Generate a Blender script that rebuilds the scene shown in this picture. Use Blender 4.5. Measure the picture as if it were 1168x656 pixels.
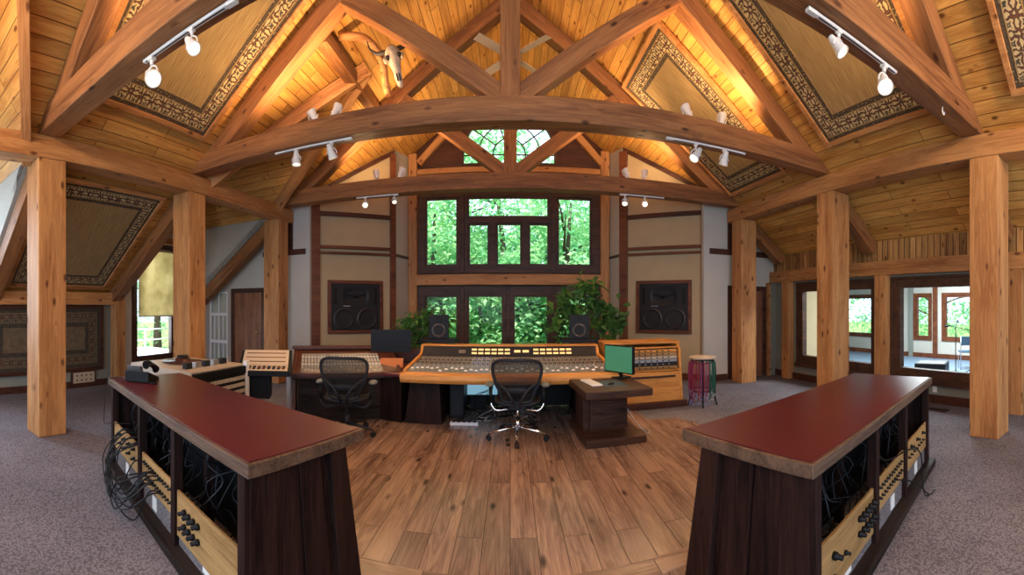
import bpy, bmesh, math, random
from mathutils import Vector, Matrix, Euler
random.seed(7)
scene = bpy.context.scene
for o in list(bpy.data.objects):
    bpy.data.objects.remove(o)

# ------------------------------------------------------------------ camera
# the photograph is a stitched cylindrical panorama: a panoramic camera, level, 1.6 m up
FPX, YH, X0 = 465.0, 350.0, 582.0
cam_d = bpy.data.cameras.new('camera')
cam_d.type = 'PANO'
cam_d.panorama_type = 'CENTRAL_CYLINDRICAL'
cam_d.central_cylindrical_range_u_min = -X0 / FPX
cam_d.central_cylindrical_range_u_max = (1168 - X0) / FPX
cam_d.central_cylindrical_range_v_min = -(656 - YH) / FPX
cam_d.central_cylindrical_range_v_max = YH / FPX
cam_d.central_cylindrical_radius = 1.0
cam_d.clip_start = 0.05
cam = bpy.data.objects.new('camera', cam_d)
cam.location = (0, 0, 1.6)
cam.rotation_euler = (math.pi / 2, 0, 0)
scene.collection.objects.link(cam)
scene.camera = cam

# ------------------------------------------------------------------ light and exposure
scene.view_settings.view_transform = 'Standard'
scene.view_settings.look = 'None'
scene.view_settings.gamma = 1.0
scene.view_settings.use_curve_mapping = False
scene.view_settings.exposure = 0.50
world = bpy.data.worlds.new('sky')
scene.world = world
world.use_nodes = True
wn = world.node_tree.nodes
wn['Background'].inputs[0].default_value = (0.62, 0.78, 1.0, 1)
wn['Background'].inputs[1].default_value = 2.2

def add_light(name, kind, loc, energy, color, size=0.1, rot=None, parent=None, spot=None, sizey=None):
    d = bpy.data.lights.new(name, kind)
    d.energy = energy
    d.color = color
    if kind == 'AREA':
        d.size = size
        if sizey:
            d.shape = 'RECTANGLE'
            d.size_y = sizey
    elif kind == 'SUN':
        d.angle = size
    else:
        d.shadow_soft_size = size
    if spot:
        d.spot_size = spot
        d.spot_blend = 0.6
    o = bpy.data.objects.new(name, d)
    scene.collection.objects.link(o)
    o.location = loc
    if rot:
        o.rotation_euler = rot
    if parent:
        o.parent = parent
    return o

def aim(o, target):
    d = Vector(target) - o.location
    o.rotation_euler = d.to_track_quat('-Z', 'Y').to_euler()

sun = add_light('sun', 'SUN', (0, 0, 20), 7.0, (1.0, 0.95, 0.86), 0.02)
aim(sun, (5.5, 4.5, 0))
WARM = (1.0, 0.62, 0.30)
# cool fill panels added behind the camera, brightening what faces it
fill_l = add_light('back_fill_left', 'AREA', (-2.5, -3.6, 1.9), 45, (0.72, 0.80, 1.0), 4.5, sizey=2.6)
aim(fill_l, (-1.5, 4, 1.0))
fill_r = add_light('back_fill_right', 'AREA', (3.0, -3.6, 1.9), 30, (0.78, 0.84, 1.0), 4.0, sizey=2.6)
aim(fill_r, (2.5, 4, 1.0))
# warm fill lamps added behind the camera come after the dormer lights
# daylight entering by the two left dormer windows
for wy, wz, e_ in ((0.84, 2.2, 110), (5.93, 1.9, 90)):
    l_ = add_light('dormer_window_daylight', 'AREA', (-7.6, wy, wz), e_, (0.74, 0.84, 1.0), 1.1, sizey=2.4)
    aim(l_, (0, wy + .3, 0.6))
for lx in (-2.6, 2.6):
    add_light('warm_fill', 'POINT', (lx, -0.6, 4.2), 45, (1.0, 0.70, 0.42), 0.25)  # added warm fill, no fixture behind the camera

# ------------------------------------------------------------------ materials
def nt(name):
    m = bpy.data.materials.new(name)
    m.use_nodes = True
    t = m.node_tree
    b = t.nodes['Principled BSDF']
    return m, t, b

def N(t, kind, **kw):
    n = t.nodes.new(kind)
    for k, v in kw.items():
        if k.startswith('i_'):
            key = k[2:]
            key = int(key) if key.isdigit() else key.replace('_', ' ')
            n.inputs[key].default_value = v
        else:
            setattr(n, k, v)
    return n

def ramp(t, stops):
    r = t.nodes.new('ShaderNodeValToRGB')
    e = r.color_ramp.elements
    while len(e) < len(stops):
        e.new(0.5)
    for i, (p, c) in enumerate(stops):
        e[i].position = p
        e[i].color = (c[0], c[1], c[2], 1) if not isinstance(c, (int, float)) else (c, c, c, 1)
    return r

def plain(name, col, rough=0.6, metal=0.0, noise=0.0, nscale=8.0, bump=0.0, emit=None, estr=0.0, coat=0.0):
    m, t, b = nt(name)
    b.inputs['Base Color'].default_value = (*col, 1)
    b.inputs['Roughness'].default_value = rough
    b.inputs['Metallic'].default_value = metal
    if max(col) < 0.03: b.inputs['Specular IOR Level'].default_value = 0.2
    if coat:
        b.inputs['Coat Weight'].default_value = coat
    if noise or bump:
        tc = N(t, 'ShaderNodeTexCoord')
        nz = N(t, 'ShaderNodeTexNoise', i_Scale=nscale, i_Detail=5.0)
        t.links.new(tc.outputs['Object'], nz.inputs['Vector'])
        if noise:
            r = ramp(t, [(0.3, [c * (1 - noise) for c in col]), (0.7, [min(1, c * (1 + noise)) for c in col])])
            t.links.new(nz.outputs['Fac'], r.inputs['Fac'])
            t.links.new(r.outputs['Color'], b.inputs['Base Color'])
        if bump:
            bp = N(t, 'ShaderNodeBump', i_Strength=bump, i_Distance=0.01)
            t.links.new(nz.outputs['Fac'], bp.inputs['Height'])
            t.links.new(bp.outputs['Normal'], b.inputs['Normal'])
    if emit:
        b.inputs['Emission Color'].default_value = (*emit, 1)
        b.inputs['Emission Strength'].default_value = estr
    return m

def wood(name, dark, light, rough=0.55, knots=0.5, gscale=1.0, vary=0.25, spec=0.3, seam=None, axis='X'):
    """timber with the grain along local X; seam=(length, width) adds board joints"""
    m, t, b = nt(name)
    L = t.links.new
    tc = N(t, 'ShaderNodeTexCoord')
    oi = N(t, 'ShaderNodeObjectInfo')
    src = tc.outputs['Object']
    if axis != 'X':
        mp0 = N(t, 'ShaderNodeMapping')
        mp0.inputs['Rotation'].default_value = (0, 0, math.pi / 2) if axis == 'Y' else (0, math.pi / 2, 0)
        L(src, mp0.inputs['Vector'])
        src = mp0.outputs['Vector']
    mul = N(t, 'ShaderNodeMath', operation='MULTIPLY')
    mul.inputs[1].default_value = 37.0
    L(oi.outputs['Random'], mul.inputs[0])
    add = N(t, 'ShaderNodeVectorMath', operation='ADD')
    L(src, add.inputs[0]); L(mul.outputs[0], add.inputs[1])
    vec = add.outputs[0]
    col_in = None
    if seam:
        br = N(t, 'ShaderNodeTexBrick', offset=0.37, offset_frequency=2)
        br.inputs['Scale'].default_value = 1.0
        br.inputs['Brick Width'].default_value = seam[0]
        br.inputs['Row Height'].default_value = seam[1]
        br.inputs['Mortar Size'].default_value = seam[2] if len(seam) > 2 else 0.004
        br.inputs['Mortar Smooth'].default_value = 0.2
        br.inputs['Color1'].default_value = (0, 0, 0, 1)
        br.inputs['Color2'].default_value = (1, 1, 1, 1)
        br.inputs['Mortar'].default_value = (0.5, 0.5, 0.5, 1)
        L(src, br.inputs['Vector'])
        sh = N(t, 'ShaderNodeVectorMath', operation='MULTIPLY')
        sh.inputs[1].default_value = (11, 7, 5)
        L(br.outputs['Color'], sh.inputs[0])
        ad2 = N(t, 'ShaderNodeVectorMath', operation='ADD')
        L(vec, ad2.inputs[0]); L(sh.outputs[0], ad2.inputs[1])
        vec = ad2.outputs[0]
    mp = N(t, 'ShaderNodeMapping')
    mp.inputs['Scale'].default_value = (0.7 * gscale, 7 * gscale, 7 * gscale)
    L(vec, mp.inputs['Vector'])
    n1 = N(t, 'ShaderNodeTexNoise', i_Scale=1.6, i_Detail=6.0, i_Roughness=0.6, i_Distortion=1.2)
    L(mp.outputs[0], n1.inputs['Vector'])
    wv = N(t, 'ShaderNodeMath', operation='MULTIPLY'); wv.inputs[1].default_value = 22.0
    L(n1.outputs['Fac'], wv.inputs[0])
    sn = N(t, 'ShaderNodeMath', operation='SINE'); L(wv.outputs[0], sn.inputs[0])
    mid = [(a * 0.45 + c * 0.55) for a, c in zip(dark, light)]
    mr = N(t, 'ShaderNodeMapRange'); L(sn.outputs[0], mr.inputs[0])
    mr.inputs[1].default_value = -1; mr.inputs[2].default_value = 1
    mr.inputs[3].default_value = 0.0; mr.inputs[4].default_value = 0.22
    ad = N(t, 'ShaderNodeMath', operation='ADD'); L(mr.outputs[0], ad.inputs[0])
    n2 = N(t, 'ShaderNodeTexNoise', i_Scale=0.9, i_Detail=3.0)
    L(mp.outputs[0], n2.inputs['Vector']); L(n2.outputs['Fac'], ad.inputs[1])
    mf = N(t, 'ShaderNodeMapping'); mf.inputs['Scale'].default_value = (2.5, 70, 70)
    L(vec, mf.inputs['Vector'])
    n3 = N(t, 'ShaderNodeTexNoise', i_Scale=1.0, i_Detail=3.0); L(mf.outputs[0], n3.inputs['Vector'])
    m3 = N(t, 'ShaderNodeMapRange'); L(n3.outputs['Fac'], m3.inputs[0])
    m3.inputs[1].default_value = 0.25; m3.inputs[2].default_value = 0.75; m3.inputs[3].default_value = -0.13; m3.inputs[4].default_value = 0.13
    ad3 = N(t, 'ShaderNodeMath', operation='ADD'); L(ad.outputs[0], ad3.inputs[0]); L(m3.outputs[0], ad3.inputs[1])
    cr = ramp(t, [(0.30, dark), (0.55, mid), (0.80, light)])
    L(ad3.outputs[0], cr.inputs['Fac'])
    col = cr.outputs['Color']
    # knots
    if knots:
        mk = N(t, 'ShaderNodeMapping')
        mk.inputs['Scale'].default_value = (1.6 * knots + 1.5, 5.4, 5.4)
        L(vec, mk.inputs['Vector'])
        vo = N(t, 'ShaderNodeTexVoronoi', i_Scale=1.0)
        L(mk.outputs[0], vo.inputs['Vector'])
        kr = ramp(t, [(0.07, 0.9), (0.17, 0.0)])
        L(vo.outputs['Distance'], kr.inputs['Fac'])
        mx = N(t, 'ShaderNodeMix', data_type='RGBA')
        L(kr.outputs['Color'], mx.inputs[0]); L(col, mx.inputs[6])
        mx.inputs[7].default_value = (dark[0] * 0.28, dark[1] * 0.2, dark[2] * 0.2, 1)
        col = mx.outputs[2]
    # brightness per object / per board
    hs = N(t, 'ShaderNodeHueSaturation')
    mv = N(t, 'ShaderNodeMapRange')
    mv.inputs[3].default_value = 1 - vary; mv.inputs[4].default_value = 1 + vary
    L(oi.outputs['Random'] if not seam else br.outputs['Color'], mv.inputs[0])
    L(mv.outputs[0], hs.inputs['Value']); L(col, hs.inputs['Color'])
    col = hs.outputs['Color']
    bp = N(t, 'ShaderNodeBump', i_Strength=0.25, i_Distance=0.004)
    L(sn.outputs[0], bp.inputs['Height'])
    nrm = bp.outputs['Normal']
    if seam:
        mx = N(t, 'ShaderNodeMix', data_type='RGBA')
        L(br.outputs['Fac'], mx.inputs[0]); L(col, mx.inputs[6])
        mx.inputs[7].default_value = (dark[0] * 0.3, dark[1] * 0.25, dark[2] * 0.25, 1)
        col = mx.outputs[2]
        b2 = N(t, 'ShaderNodeBump', i_Strength=0.6, i_Distance=-0.01)
        L(br.outputs['Fac'], b2.inputs['Height']); L(nrm, b2.inputs['Normal'])
        nrm = b2.outputs['Normal']
    L(col, b.inputs['Base Color']); L(nrm, b.inputs['Normal'])
    b.inputs['Roughness'].default_value = rough
    b.inputs['Specular IOR Level'].default_value = spec
    return m

def srgb(r, g, b_):
    f = lambda v: ((v / 255 + 0.055) / 1.055) ** 2.4 if v > 10 else v / 255 / 12.92
    return (f(r), f(g), f(b_))

M = {}
M['timber'] = wood('timber_fir', (0.29, 0.110, 0.034), (0.54, 0.265, 0.098), rough=0.6, knots=0.6, vary=0.08)
M['truss'] = wood('timber_truss', (0.15, 0.055, 0.020), (0.34, 0.145, 0.052), rough=0.55, knots=0.6, vary=0.12)
M['ceil'] = wood('pine_boards', (0.42, 0.17, 0.035), (0.68, 0.37, 0.10), rough=0.5, knots=0.9, vary=0.16, seam=(2.6, 0.16, 0.005))
M['batten'] = wood('rough_battens', (0.22, 0.10, 0.035), (0.50, 0.28, 0.10), rough=0.8, knots=0.5, vary=0.4, seam=(3, 0.12, 0.008))
M['floorwood'] = wood('oak_floor', (0.125, 0.068, 0.048), (0.35, 0.222, 0.165), rough=0.22, knots=0.25, vary=0.20, seam=(1.4, 0.185, 0.0022), spec=0.5, gscale=1.2)
M['darktrim'] = wood('dark_stained_trim', (0.030, 0.010, 0.007), (0.085, 0.030, 0.017), rough=0.45, knots=0, vary=0.1)
M['redtrim'] = wood('redbrown_trim', (0.070, 0.020, 0.010), (0.17, 0.055, 0.024), rough=0.35, knots=0, vary=0.1)
M['frame'] = wood('window_frame_wood', (0.035, 0.016, 0.010), (0.10, 0.045, 0.026), rough=0.5, knots=0, vary=0.1)
M['doorwood'] = wood('door_wood', (0.16, 0.055, 0.026), (0.30, 0.12, 0.058), rough=0.5, knots=0, vary=0.1, axis='Z', gscale=1.5)
M['barn'] = wood('dark_barn_wood', (0.005, 0.0025, 0.0025), (0.030, 0.013, 0.010), rough=0.6, knots=0, vary=0.1, axis='Z', seam=None, gscale=1.4, spec=0.12)
M['barnx'] = wood('dark_barn_wood_long', (0.008, 0.005, 0.004), (0.034, 0.022, 0.018), rough=0.6, spec=0.12, knots=0, vary=0.1, gscale=1.4)
M['edge'] = wood('counter_edge_wood', (0.045, 0.026, 0.018), (0.14, 0.085, 0.055), rough=0.5, knots=0, vary=0.05, gscale=2)
M['plywood'] = wood('birch_panel', (0.24, 0.13, 0.045), (0.40, 0.235, 0.090), rough=0.5, knots=0, vary=0.12, gscale=2)
M['consolewood'] = wood('oiled_console_wood', (0.42, 0.16, 0.03), (0.66, 0.30, 0.07), rough=0.35, knots=0, vary=0.05, gscale=2)
M['deskwood'] = wood('dark_walnut_desk', (0.016, 0.007, 0.005), (0.080, 0.036, 0.022), rough=0.4, spec=0.2, knots=0, vary=0.08, gscale=2)
M['mahog'] = wood('mahogany', (0.028, 0.009, 0.006), (0.085, 0.026, 0.015), rough=0.35, knots=0, vary=0.05, gscale=2)
M['red'] = plain('red_laminate', (0.082, 0.009, 0.015), 0.33, noise=0.08, nscale=3)
M['plaster'] = plain('cream_wall_fabric', srgb(172, 152, 118), 0.85, noise=0.04, nscale=3)
M['white_wall'] = plain('white_plaster', (0.50, 0.48, 0.43), 0.85, noise=0.04, nscale=3)
M['greywall'] = plain('grey_green_wall', (0.22, 0.23, 0.20), 0.85, noise=0.04, nscale=3)
M['black'] = plain('black_plastic', (0.006, 0.006, 0.007), 0.5)
M['blackgloss'] = plain('black_gloss', (0.008, 0.008, 0.009), 0.12)
M['rubber'] = plain('black_rubber', (0.015, 0.015, 0.016), 0.75)
M['dgrey'] = plain('dark_grey_metal', (0.022, 0.023, 0.027), 0.45, metal=0.2)
M['charcoal'] = plain('charcoal_panel', (0.020, 0.019, 0.021), 0.55)
M['gunmetal'] = plain('grey_faceplate', (0.20, 0.195, 0.19), 0.4, metal=0.2)
M['bluemetal'] = plain('blue_grey_faceplate', (0.22, 0.25, 0.34), 0.4, metal=0.2)
M['chrome'] = plain('chrome', (0.75, 0.75, 0.77), 0.15, metal=1.0)
M['steel'] = plain('brushed_steel', (0.45, 0.45, 0.46), 0.35, metal=0.9)
M['ringmetal'] = plain('dull_ring_metal', (0.08, 0.075, 0.07), 0.35, metal=0.7)
M['padgrey'] = plain('arm_pad_grey', (0.10, 0.12, 0.14), 0.5)
M['white'] = plain('white_enamel', (0.78, 0.76, 0.73), 0.35)
M['cream'] = plain('cream_panel', (0.46, 0.38, 0.29), 0.5)
M['paper'] = plain('white_paper', (0.75, 0.76, 0.80), 0.6)
M['bluepad'] = plain('blue_fabric', (0.03, 0.07, 0.12), 0.7)
M['screen_dark'] = plain('dark_screen', (0.003, 0.003, 0.004), 0.45)
M['screen_reflection'] = plain('green_window_reflection', (0.02, 0.06, 0.04), 0.2, emit=(0.05, 0.26, 0.13), estr=0.45)  # window reflection put in as green colour and glow
M['screen_blue'] = plain('pale_blue_screen', (0.1, 0.2, 0.3), 0.2, emit=(0.25, 0.50, 0.62), estr=0.5)
M['orangeboard'] = plain('orange_board', (0.32, 0.09, 0.03), 0.4)
M['bone'] = plain('bone', (0.52, 0.42, 0.30), 0.7, noise=0.25, nscale=14, bump=0.4)
M['horn'] = plain('dark_horn', (0.05, 0.035, 0.025), 0.5, noise=0.3, nscale=10)
M['lamp_glow'] = plain('glowing_bulb', (1, 0.9, 0.7), 0.3, emit=(1.0, 0.80, 0.52), estr=5.0)
M['meter_glow'] = plain('lit_meter', (0.8, 0.5, 0.2), 0.3, emit=(1.0, 0.55, 0.22), estr=0.65)
M['redcloth'] = plain('red_cable', (0.28, 0.01, 0.04), 0.5)
M['greencloth'] = plain('green_cable', (0.01, 0.11, 0.07), 0.5)
M['bluecloth'] = plain('blue_cable', (0.25, 0.30, 0.60), 0.5)
M['magcloth'] = plain('magenta_cable', (0.25, 0.03, 0.16), 0.5)
M['pot'] = plain('terracotta_pot', (0.30, 0.11, 0.05), 0.8, noise=0.15)
M['soil'] = plain('potting_soil', (0.03, 0.02, 0.015), 0.9)
M['bark'] = plain('bark', (0.10, 0.065, 0.04), 0.9, noise=0.4, nscale=12, bump=0.6)
M['grass'] = plain('grass_ground', (0.18, 0.26, 0.07), 0.95, noise=0.35, nscale=3)
M['patio'] = plain('pale_patio', (0.78, 0.76, 0.72), 0.9, noise=0.2, nscale=4)
M['studiofloor'] = plain('blue_grey_studio_floor', (0.16, 0.24, 0.34), 0.35, noise=0.1)
M['brass'] = plain('brass', (0.5, 0.33, 0.12), 0.35, metal=0.8)

def carpet_mat(name, c):
    m, t, b = nt(name)
    L = t.links.new
    tc = N(t, 'ShaderNodeTexCoord')
    vo = N(t, 'ShaderNodeTexVoronoi', i_Scale=62.0)
    L(tc.outputs['Object'], vo.inputs['Vector'])
    nz = N(t, 'ShaderNodeTexNoise', i_Scale=1.2, i_Detail=4.0)
    L(tc.outputs['Object'], nz.inputs['Vector'])
    r1 = ramp(t, [(0.0, [v * 1.35 for v in c]), (0.75, [v * 0.55 for v in c])])
    L(vo.outputs['Distance'], r1.inputs['Fac'])
    r2 = ramp(t, [(0.3, 0.82), (0.7, 1.1)])
    L(nz.outputs['Fac'], r2.inputs['Fac'])
    mx = N(t, 'ShaderNodeMix', data_type='RGBA', blend_type='MULTIPLY')
    mx.inputs[0].default_value = 1
    L(r1.outputs['Color'], mx.inputs[6]); L(r2.outputs['Color'], mx.inputs[7])
    L(mx.outputs[2], b.inputs['Base Color'])
    bp = N(t, 'ShaderNodeBump', i_Strength=0.5, i_Distance=-0.008)
    L(vo.outputs['Distance'], bp.inputs['Height']); L(bp.outputs['Normal'], b.inputs['Normal'])
    b.inputs['Roughness'].default_value = 0.95
    b.inputs['Specular IOR Level'].default_value = 0.1
    return m
M['carpet'] = carpet_mat('loop_carpet', (0.21, 0.195, 0.225))
M['carpet_panel'] = carpet_mat('carpet_on_cabinet', (0.17, 0.15, 0.15))

def glass_mat():
    m, t, b = nt('window_glass')
    t.nodes.remove(b)
    out = t.nodes['Material Output']
    tr = N(t, 'ShaderNodeBsdfTransparent'); tr.inputs[0].default_value = (0.96, 0.98, 0.97, 1)
    gl = N(t, 'ShaderNodeBsdfGlossy'); gl.inputs['Roughness'].default_value = 0.03
    fr = N(t, 'ShaderNodeFresnel'); fr.inputs[0].default_value = 1.17
    mx = N(t, 'ShaderNodeMixShader')
    t.links.new(fr.outputs[0], mx.inputs[0]); t.links.new(tr.outputs[0], mx.inputs[1]); t.links.new(gl.outputs[0], mx.inputs[2])
    t.links.new(mx.outputs[0], out.inputs[0])
    return m
M['glass'] = glass_mat()

def mesh_fabric(name, col, alpha, scale):
    m, t, b = nt(name)
    b.inputs['Base Color'].default_value = (*col, 1)
    b.inputs['Roughness'].default_value = 0.6
    tc = N(t, 'ShaderNodeTexCoord')
    ch = N(t, 'ShaderNodeTexChecker', i_Scale=scale)
    t.links.new(tc.outputs['Object'], ch.inputs['Vector'])
    mr = N(t, 'ShaderNodeMapRange'); mr.inputs[3].default_value = 1.0; mr.inputs[4].default_value = alpha
    t.links.new(ch.outputs['Fac'], mr.inputs[0]); t.links.new(mr.outputs[0], b.inputs['Alpha'])
    return m
M['chairmesh'] = mesh_fabric('chair_back_mesh', (0.008, 0.008, 0.009), 0.45, 300)

def leaf_mat(name, c1, c2, trans):
    m, t, b = nt(name)
    L = t.links.new
    oi = N(t, 'ShaderNodeTexCoord')
    nz = N(t, 'ShaderNodeTexNoise', i_Scale=2.5, i_Detail=3.0)
    L(oi.outputs['Object'], nz.inputs['Vector'])
    r = ramp(t, [(0.35, c1), (0.65, c2)])
    L(nz.outputs['Fac'], r.inputs['Fac']); L(r.outputs['Color'], b.inputs['Base Color'])
    b.inputs['Roughness'].default_value = 0.45
    out = t.nodes['Material Output']
    tl = N(t, 'ShaderNodeBsdfTranslucent'); L(r.outputs['Color'], tl.inputs[0])
    mx = N(t, 'ShaderNodeMixShader'); mx.inputs[0].default_value = trans
    L(b.outputs[0], mx.inputs[1]); L(tl.outputs[0], mx.inputs[2]); L(mx.outputs[0], out.inputs[0])
    return m
M['blind'] = leaf_mat('woven_blind', (0.40, 0.33, 0.18), (0.62, 0.54, 0.34), 0.5)
M['leaf'] = leaf_mat('houseplant_leaf', (0.025, 0.09, 0.02), (0.12, 0.26, 0.05), 0.3)
M['tree'] = leaf_mat('tree_leaf', (0.10, 0.40, 0.14), (0.38, 0.72, 0.30), 0.5)
M['tree2'] = leaf_mat('tree_leaf_pale', (0.16, 0.52, 0.24), (0.58, 0.84, 0.42), 0.55)

def rug_border_mat(k=1.0, name='rug_border_pattern'):
    m, t, b = nt(name)
    L = t.links.new
    tc = N(t, 'ShaderNodeTexCoord')
    S = N(t, 'ShaderNodeVectorMath', operation='SCALE'); S.inputs['Scale'].default_value = 1 / 0.17
    L(tc.outputs['Object'], S.inputs[0])
    fr = N(t, 'ShaderNodeVectorMath', operation='FRACTION'); L(S.outputs[0], fr.inputs[0])
    sb = N(t, 'ShaderNodeVectorMath', operation='SUBTRACT'); sb.inputs[1].default_value = (0.5, 0.5, 0)
    L(fr.outputs[0], sb.inputs[0])
    sp = N(t, 'ShaderNodeSeparateXYZ'); L(sb.outputs[0], sp.inputs[0])
    def mth(op, a, c=None):
        n = N(t, 'ShaderNodeMath', operation=op)
        for i, v in enumerate((a, c)):
            if v is None: continue
            if isinstance(v, (int, float)): n.inputs[i].default_value = v
            else: L(v, n.inputs[i])
        return n.outputs[0]
    ang = mth('ARCTAN2', sp.outputs[0], sp.outputs[1])
    pet = mth('COSINE', mth('MULTIPLY', ang, 4.0))
    r2 = mth('ADD', mth('POWER', sp.outputs[0], 2.0), mth('POWER', sp.outputs[1], 2.0))
    r = mth('POWER', r2, 0.5)
    rr = mth('MULTIPLY', r, mth('ADD', 1.0, mth('MULTIPLY', pet, 0.28)))
    nz = N(t, 'ShaderNodeTexVoronoi', i_Scale=26.0); L(tc.outputs['Object'], nz.inputs['Vector'])
    rr2 = mth('ADD', rr, mth('MULTIPLY', nz.outputs['Distance'], 0.20))
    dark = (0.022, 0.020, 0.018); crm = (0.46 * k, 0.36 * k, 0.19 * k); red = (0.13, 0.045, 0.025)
    cr = ramp(t, [(0.10, crm), (0.14, dark), (0.22, (0.05, 0.055, 0.045)), (0.30, crm), (0.37, crm), (0.41, dark), (0.49, red), (0.55, dark), (0.60, crm)])
    L(rr2, cr.inputs['Fac'])
    L(cr.outputs['Color'], b.inputs['Base Color'])
    b.inputs['Roughness'].default_value = 0.95
    return m
M['rug_border'] = rug_border_mat()
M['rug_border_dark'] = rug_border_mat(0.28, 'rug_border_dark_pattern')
def rug_guard_mat():
    m, t, b = nt('rug_guard_stripe')
    tc = N(t, 'ShaderNodeTexCoord')
    vo = N(t, 'ShaderNodeTexVoronoi', i_Scale=22.0)
    t.links.new(tc.outputs['Object'], vo.inputs['Vector'])
    r = ramp(t, [(0.12, (0.28, 0.20, 0.10)), (0.32, (0.035, 0.028, 0.022)), (0.7, (0.075, 0.05, 0.03))])
    t.links.new(vo.outputs['Distance'], r.inputs['Fac']); t.links.new(r.outputs['Color'], b.inputs['Base Color'])
    b.inputs['Roughness'].default_value = 0.95
    return m
M['rug_guard'] = rug_guard_mat()
def rug_field_mat():
    m, t, b = nt('rug_field_weave')
    tc = N(t, 'ShaderNodeTexCoord')
    mp = N(t, 'ShaderNodeMapping'); mp.inputs['Scale'].default_value = (60, 2.5, 3)
    t.links.new(tc.outputs['Object'], mp.inputs[0])
    nz = N(t, 'ShaderNodeTexNoise', i_Scale=1.5, i_Detail=6.0)
    t.links.new(mp.outputs[0], nz.inputs['Vector'])
    r = ramp(t, [(0.30, (0.20, 0.125, 0.05)), (0.52, (0.30, 0.20, 0.085)), (0.72, (0.38, 0.27, 0.12))])
    t.links.new(nz.outputs['Fac'], r.inputs['Fac']); t.links.new(r.outputs['Color'], b.inputs['Base Color'])
    b.inputs['Roughness'].default_value = 0.95
    return m
M['rug_field'] = rug_field_mat()
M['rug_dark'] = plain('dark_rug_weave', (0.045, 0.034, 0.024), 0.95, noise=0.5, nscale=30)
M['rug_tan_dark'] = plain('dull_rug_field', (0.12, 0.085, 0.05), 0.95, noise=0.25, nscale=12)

# ------------------------------------------------------------------ mesh helpers
def new_bm():
    return bmesh.new()

def box(bm, x0, x1, y0, y1, z0, z1, mi=0, mat=None):
    vs = [bm.verts.new((x, y, z)) for x in (x0, x1) for y in (y0, y1) for z in (z0, z1)]
    fs = [(0, 1, 3, 2), (4, 6, 7, 5), (0, 4, 5, 1), (2, 3, 7, 6), (0, 2, 6, 4), (1, 5, 7, 3)]
    for f in fs:
        fc = bm.faces.new([vs[i] for i in f]); fc.material_index = mi
    if mat is not None:
        bmesh.ops.transform(bm, matrix=mat, verts=vs)
    return vs

def hexa(bm, pts, mi=0):
    """pts: 4 bottom then 4 top, same winding"""
    vs = [bm.verts.new(p) for p in pts]
    for f in ((3, 2, 1, 0), (4, 5, 6, 7), (0, 1, 5, 4), (1, 2, 6, 5), (2, 3, 7, 6), (3, 0, 4, 7)):
        fc = bm.faces.new([vs[i] for i in f]); fc.material_index = mi
    return vs

def cyl(bm, p0, p1, r0, r1=None, seg=12, mi=0, caps=True):
    r1 = r0 if r1 is None else r1
    p0, p1 = Vector(p0), Vector(p1)
    d = (p1 - p0).normalized()
    a = d.orthogonal().normalized(); c = d.cross(a)
    A, B = [], []
    for i in range(seg):
        t = 2 * math.pi * i / seg
        v = a * math.cos(t) + c * math.sin(t)
        A.append(bm.verts.new(p0 + v * r0)); B.append(bm.verts.new(p1 + v * r1))
    for i in range(seg):
        j = (i + 1) % seg
        f = bm.faces.new((A[i], A[j], B[j], B[i])); f.material_index = mi; f.smooth = True
    if caps:
        f = bm.faces.new(A[::-1]); f.material_index = mi
        f = bm.faces.new(B); f.material_index = mi

def tube(bm, pts, r, seg=6, mi=0, closed=False):
    pts = [Vector(p) for p in pts]
    rings = []
    n = len(pts)
    up = Vector((0, 0, 1))
    prev = None
    for i, p in enumerate(pts):
        if closed:
            d = (pts[(i + 1) % n] - pts[i - 1]).normalized()
        else:
            d = (pts[min(i + 1, n - 1)] - pts[max(i - 1, 0)]).normalized()
        if prev is None:
            a = d.orthogonal().normalized()
        else:
            a = (prev - d * prev.dot(d))
            a = a.normalized() if a.length > 1e-5 else d.orthogonal().normalized()
        prev = a
        c = d.cross(a)
        rr = r(i / (n - 1)) if callable(r) else r
        rings.append([bm.verts.new(p + (a * math.cos(2 * math.pi * k / seg) + c * math.sin(2 * math.pi * k / seg)) * rr) for k in range(seg)])
    m_ = n if closed else n - 1
    for i in range(m_):
        A, B = rings[i], rings[(i + 1) % n]
        for k in range(seg):
            j = (k + 1) % seg
            f = bm.faces.new((A[k], A[j], B[j], B[k])); f.material_index = mi; f.smooth = True
    if not closed:
        f = bm.faces.new(rings[0][::-1]); f.material_index = mi
        f = bm.faces.new(rings[-1]); f.material_index = mi

def smooth_path(ctrl, n=6):
    """Catmull-Rom through the control points"""
    P = [Vector(p) for p in ctrl]
    P = [P[0] * 2 - P[1]] + P + [P[-1] * 2 - P[-2]]
    out = []
    for i in range(1, len(P) - 2):
        for k in range(n):
            t = k / n
            a, b_, c, d = P[i - 1], P[i], P[i + 1], P[i + 2]
            out.append(0.5 * ((2 * b_) + (c - a) * t + (2 * a - 5 * b_ + 4 * c - d) * t * t + (3 * b_ - a - 3 * c + d) * t ** 3))
    out.append(P[-2])
    return out

def lathe(bm, prof, center=(0, 0, 0), axis='Z', seg=24, mi=0, cap=True):
    rings = []
    C = Vector(center)
    for r, h in prof:
        ring = []
        for k in range(seg):
            t = 2 * math.pi * k / seg
            c, s = math.cos(t) * r, math.sin(t) * r
            v = {'Z': (c, s, h), 'Y': (c, h, s), 'X': (h, c, s)}[axis]
            ring.append(bm.verts.new(C + Vector(v)))
        rings.append(ring)
    for A, B in zip(rings, rings[1:]):
        for k in range(seg):
            j = (k + 1) % seg
            f = bm.faces.new((A[k], A[j], B[j], B[k])); f.material_index = mi; f.smooth = True
    if cap:
        for R in (rings[0], rings[-1]):
            f = bm.faces.new(R); f.material_index = mi

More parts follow.
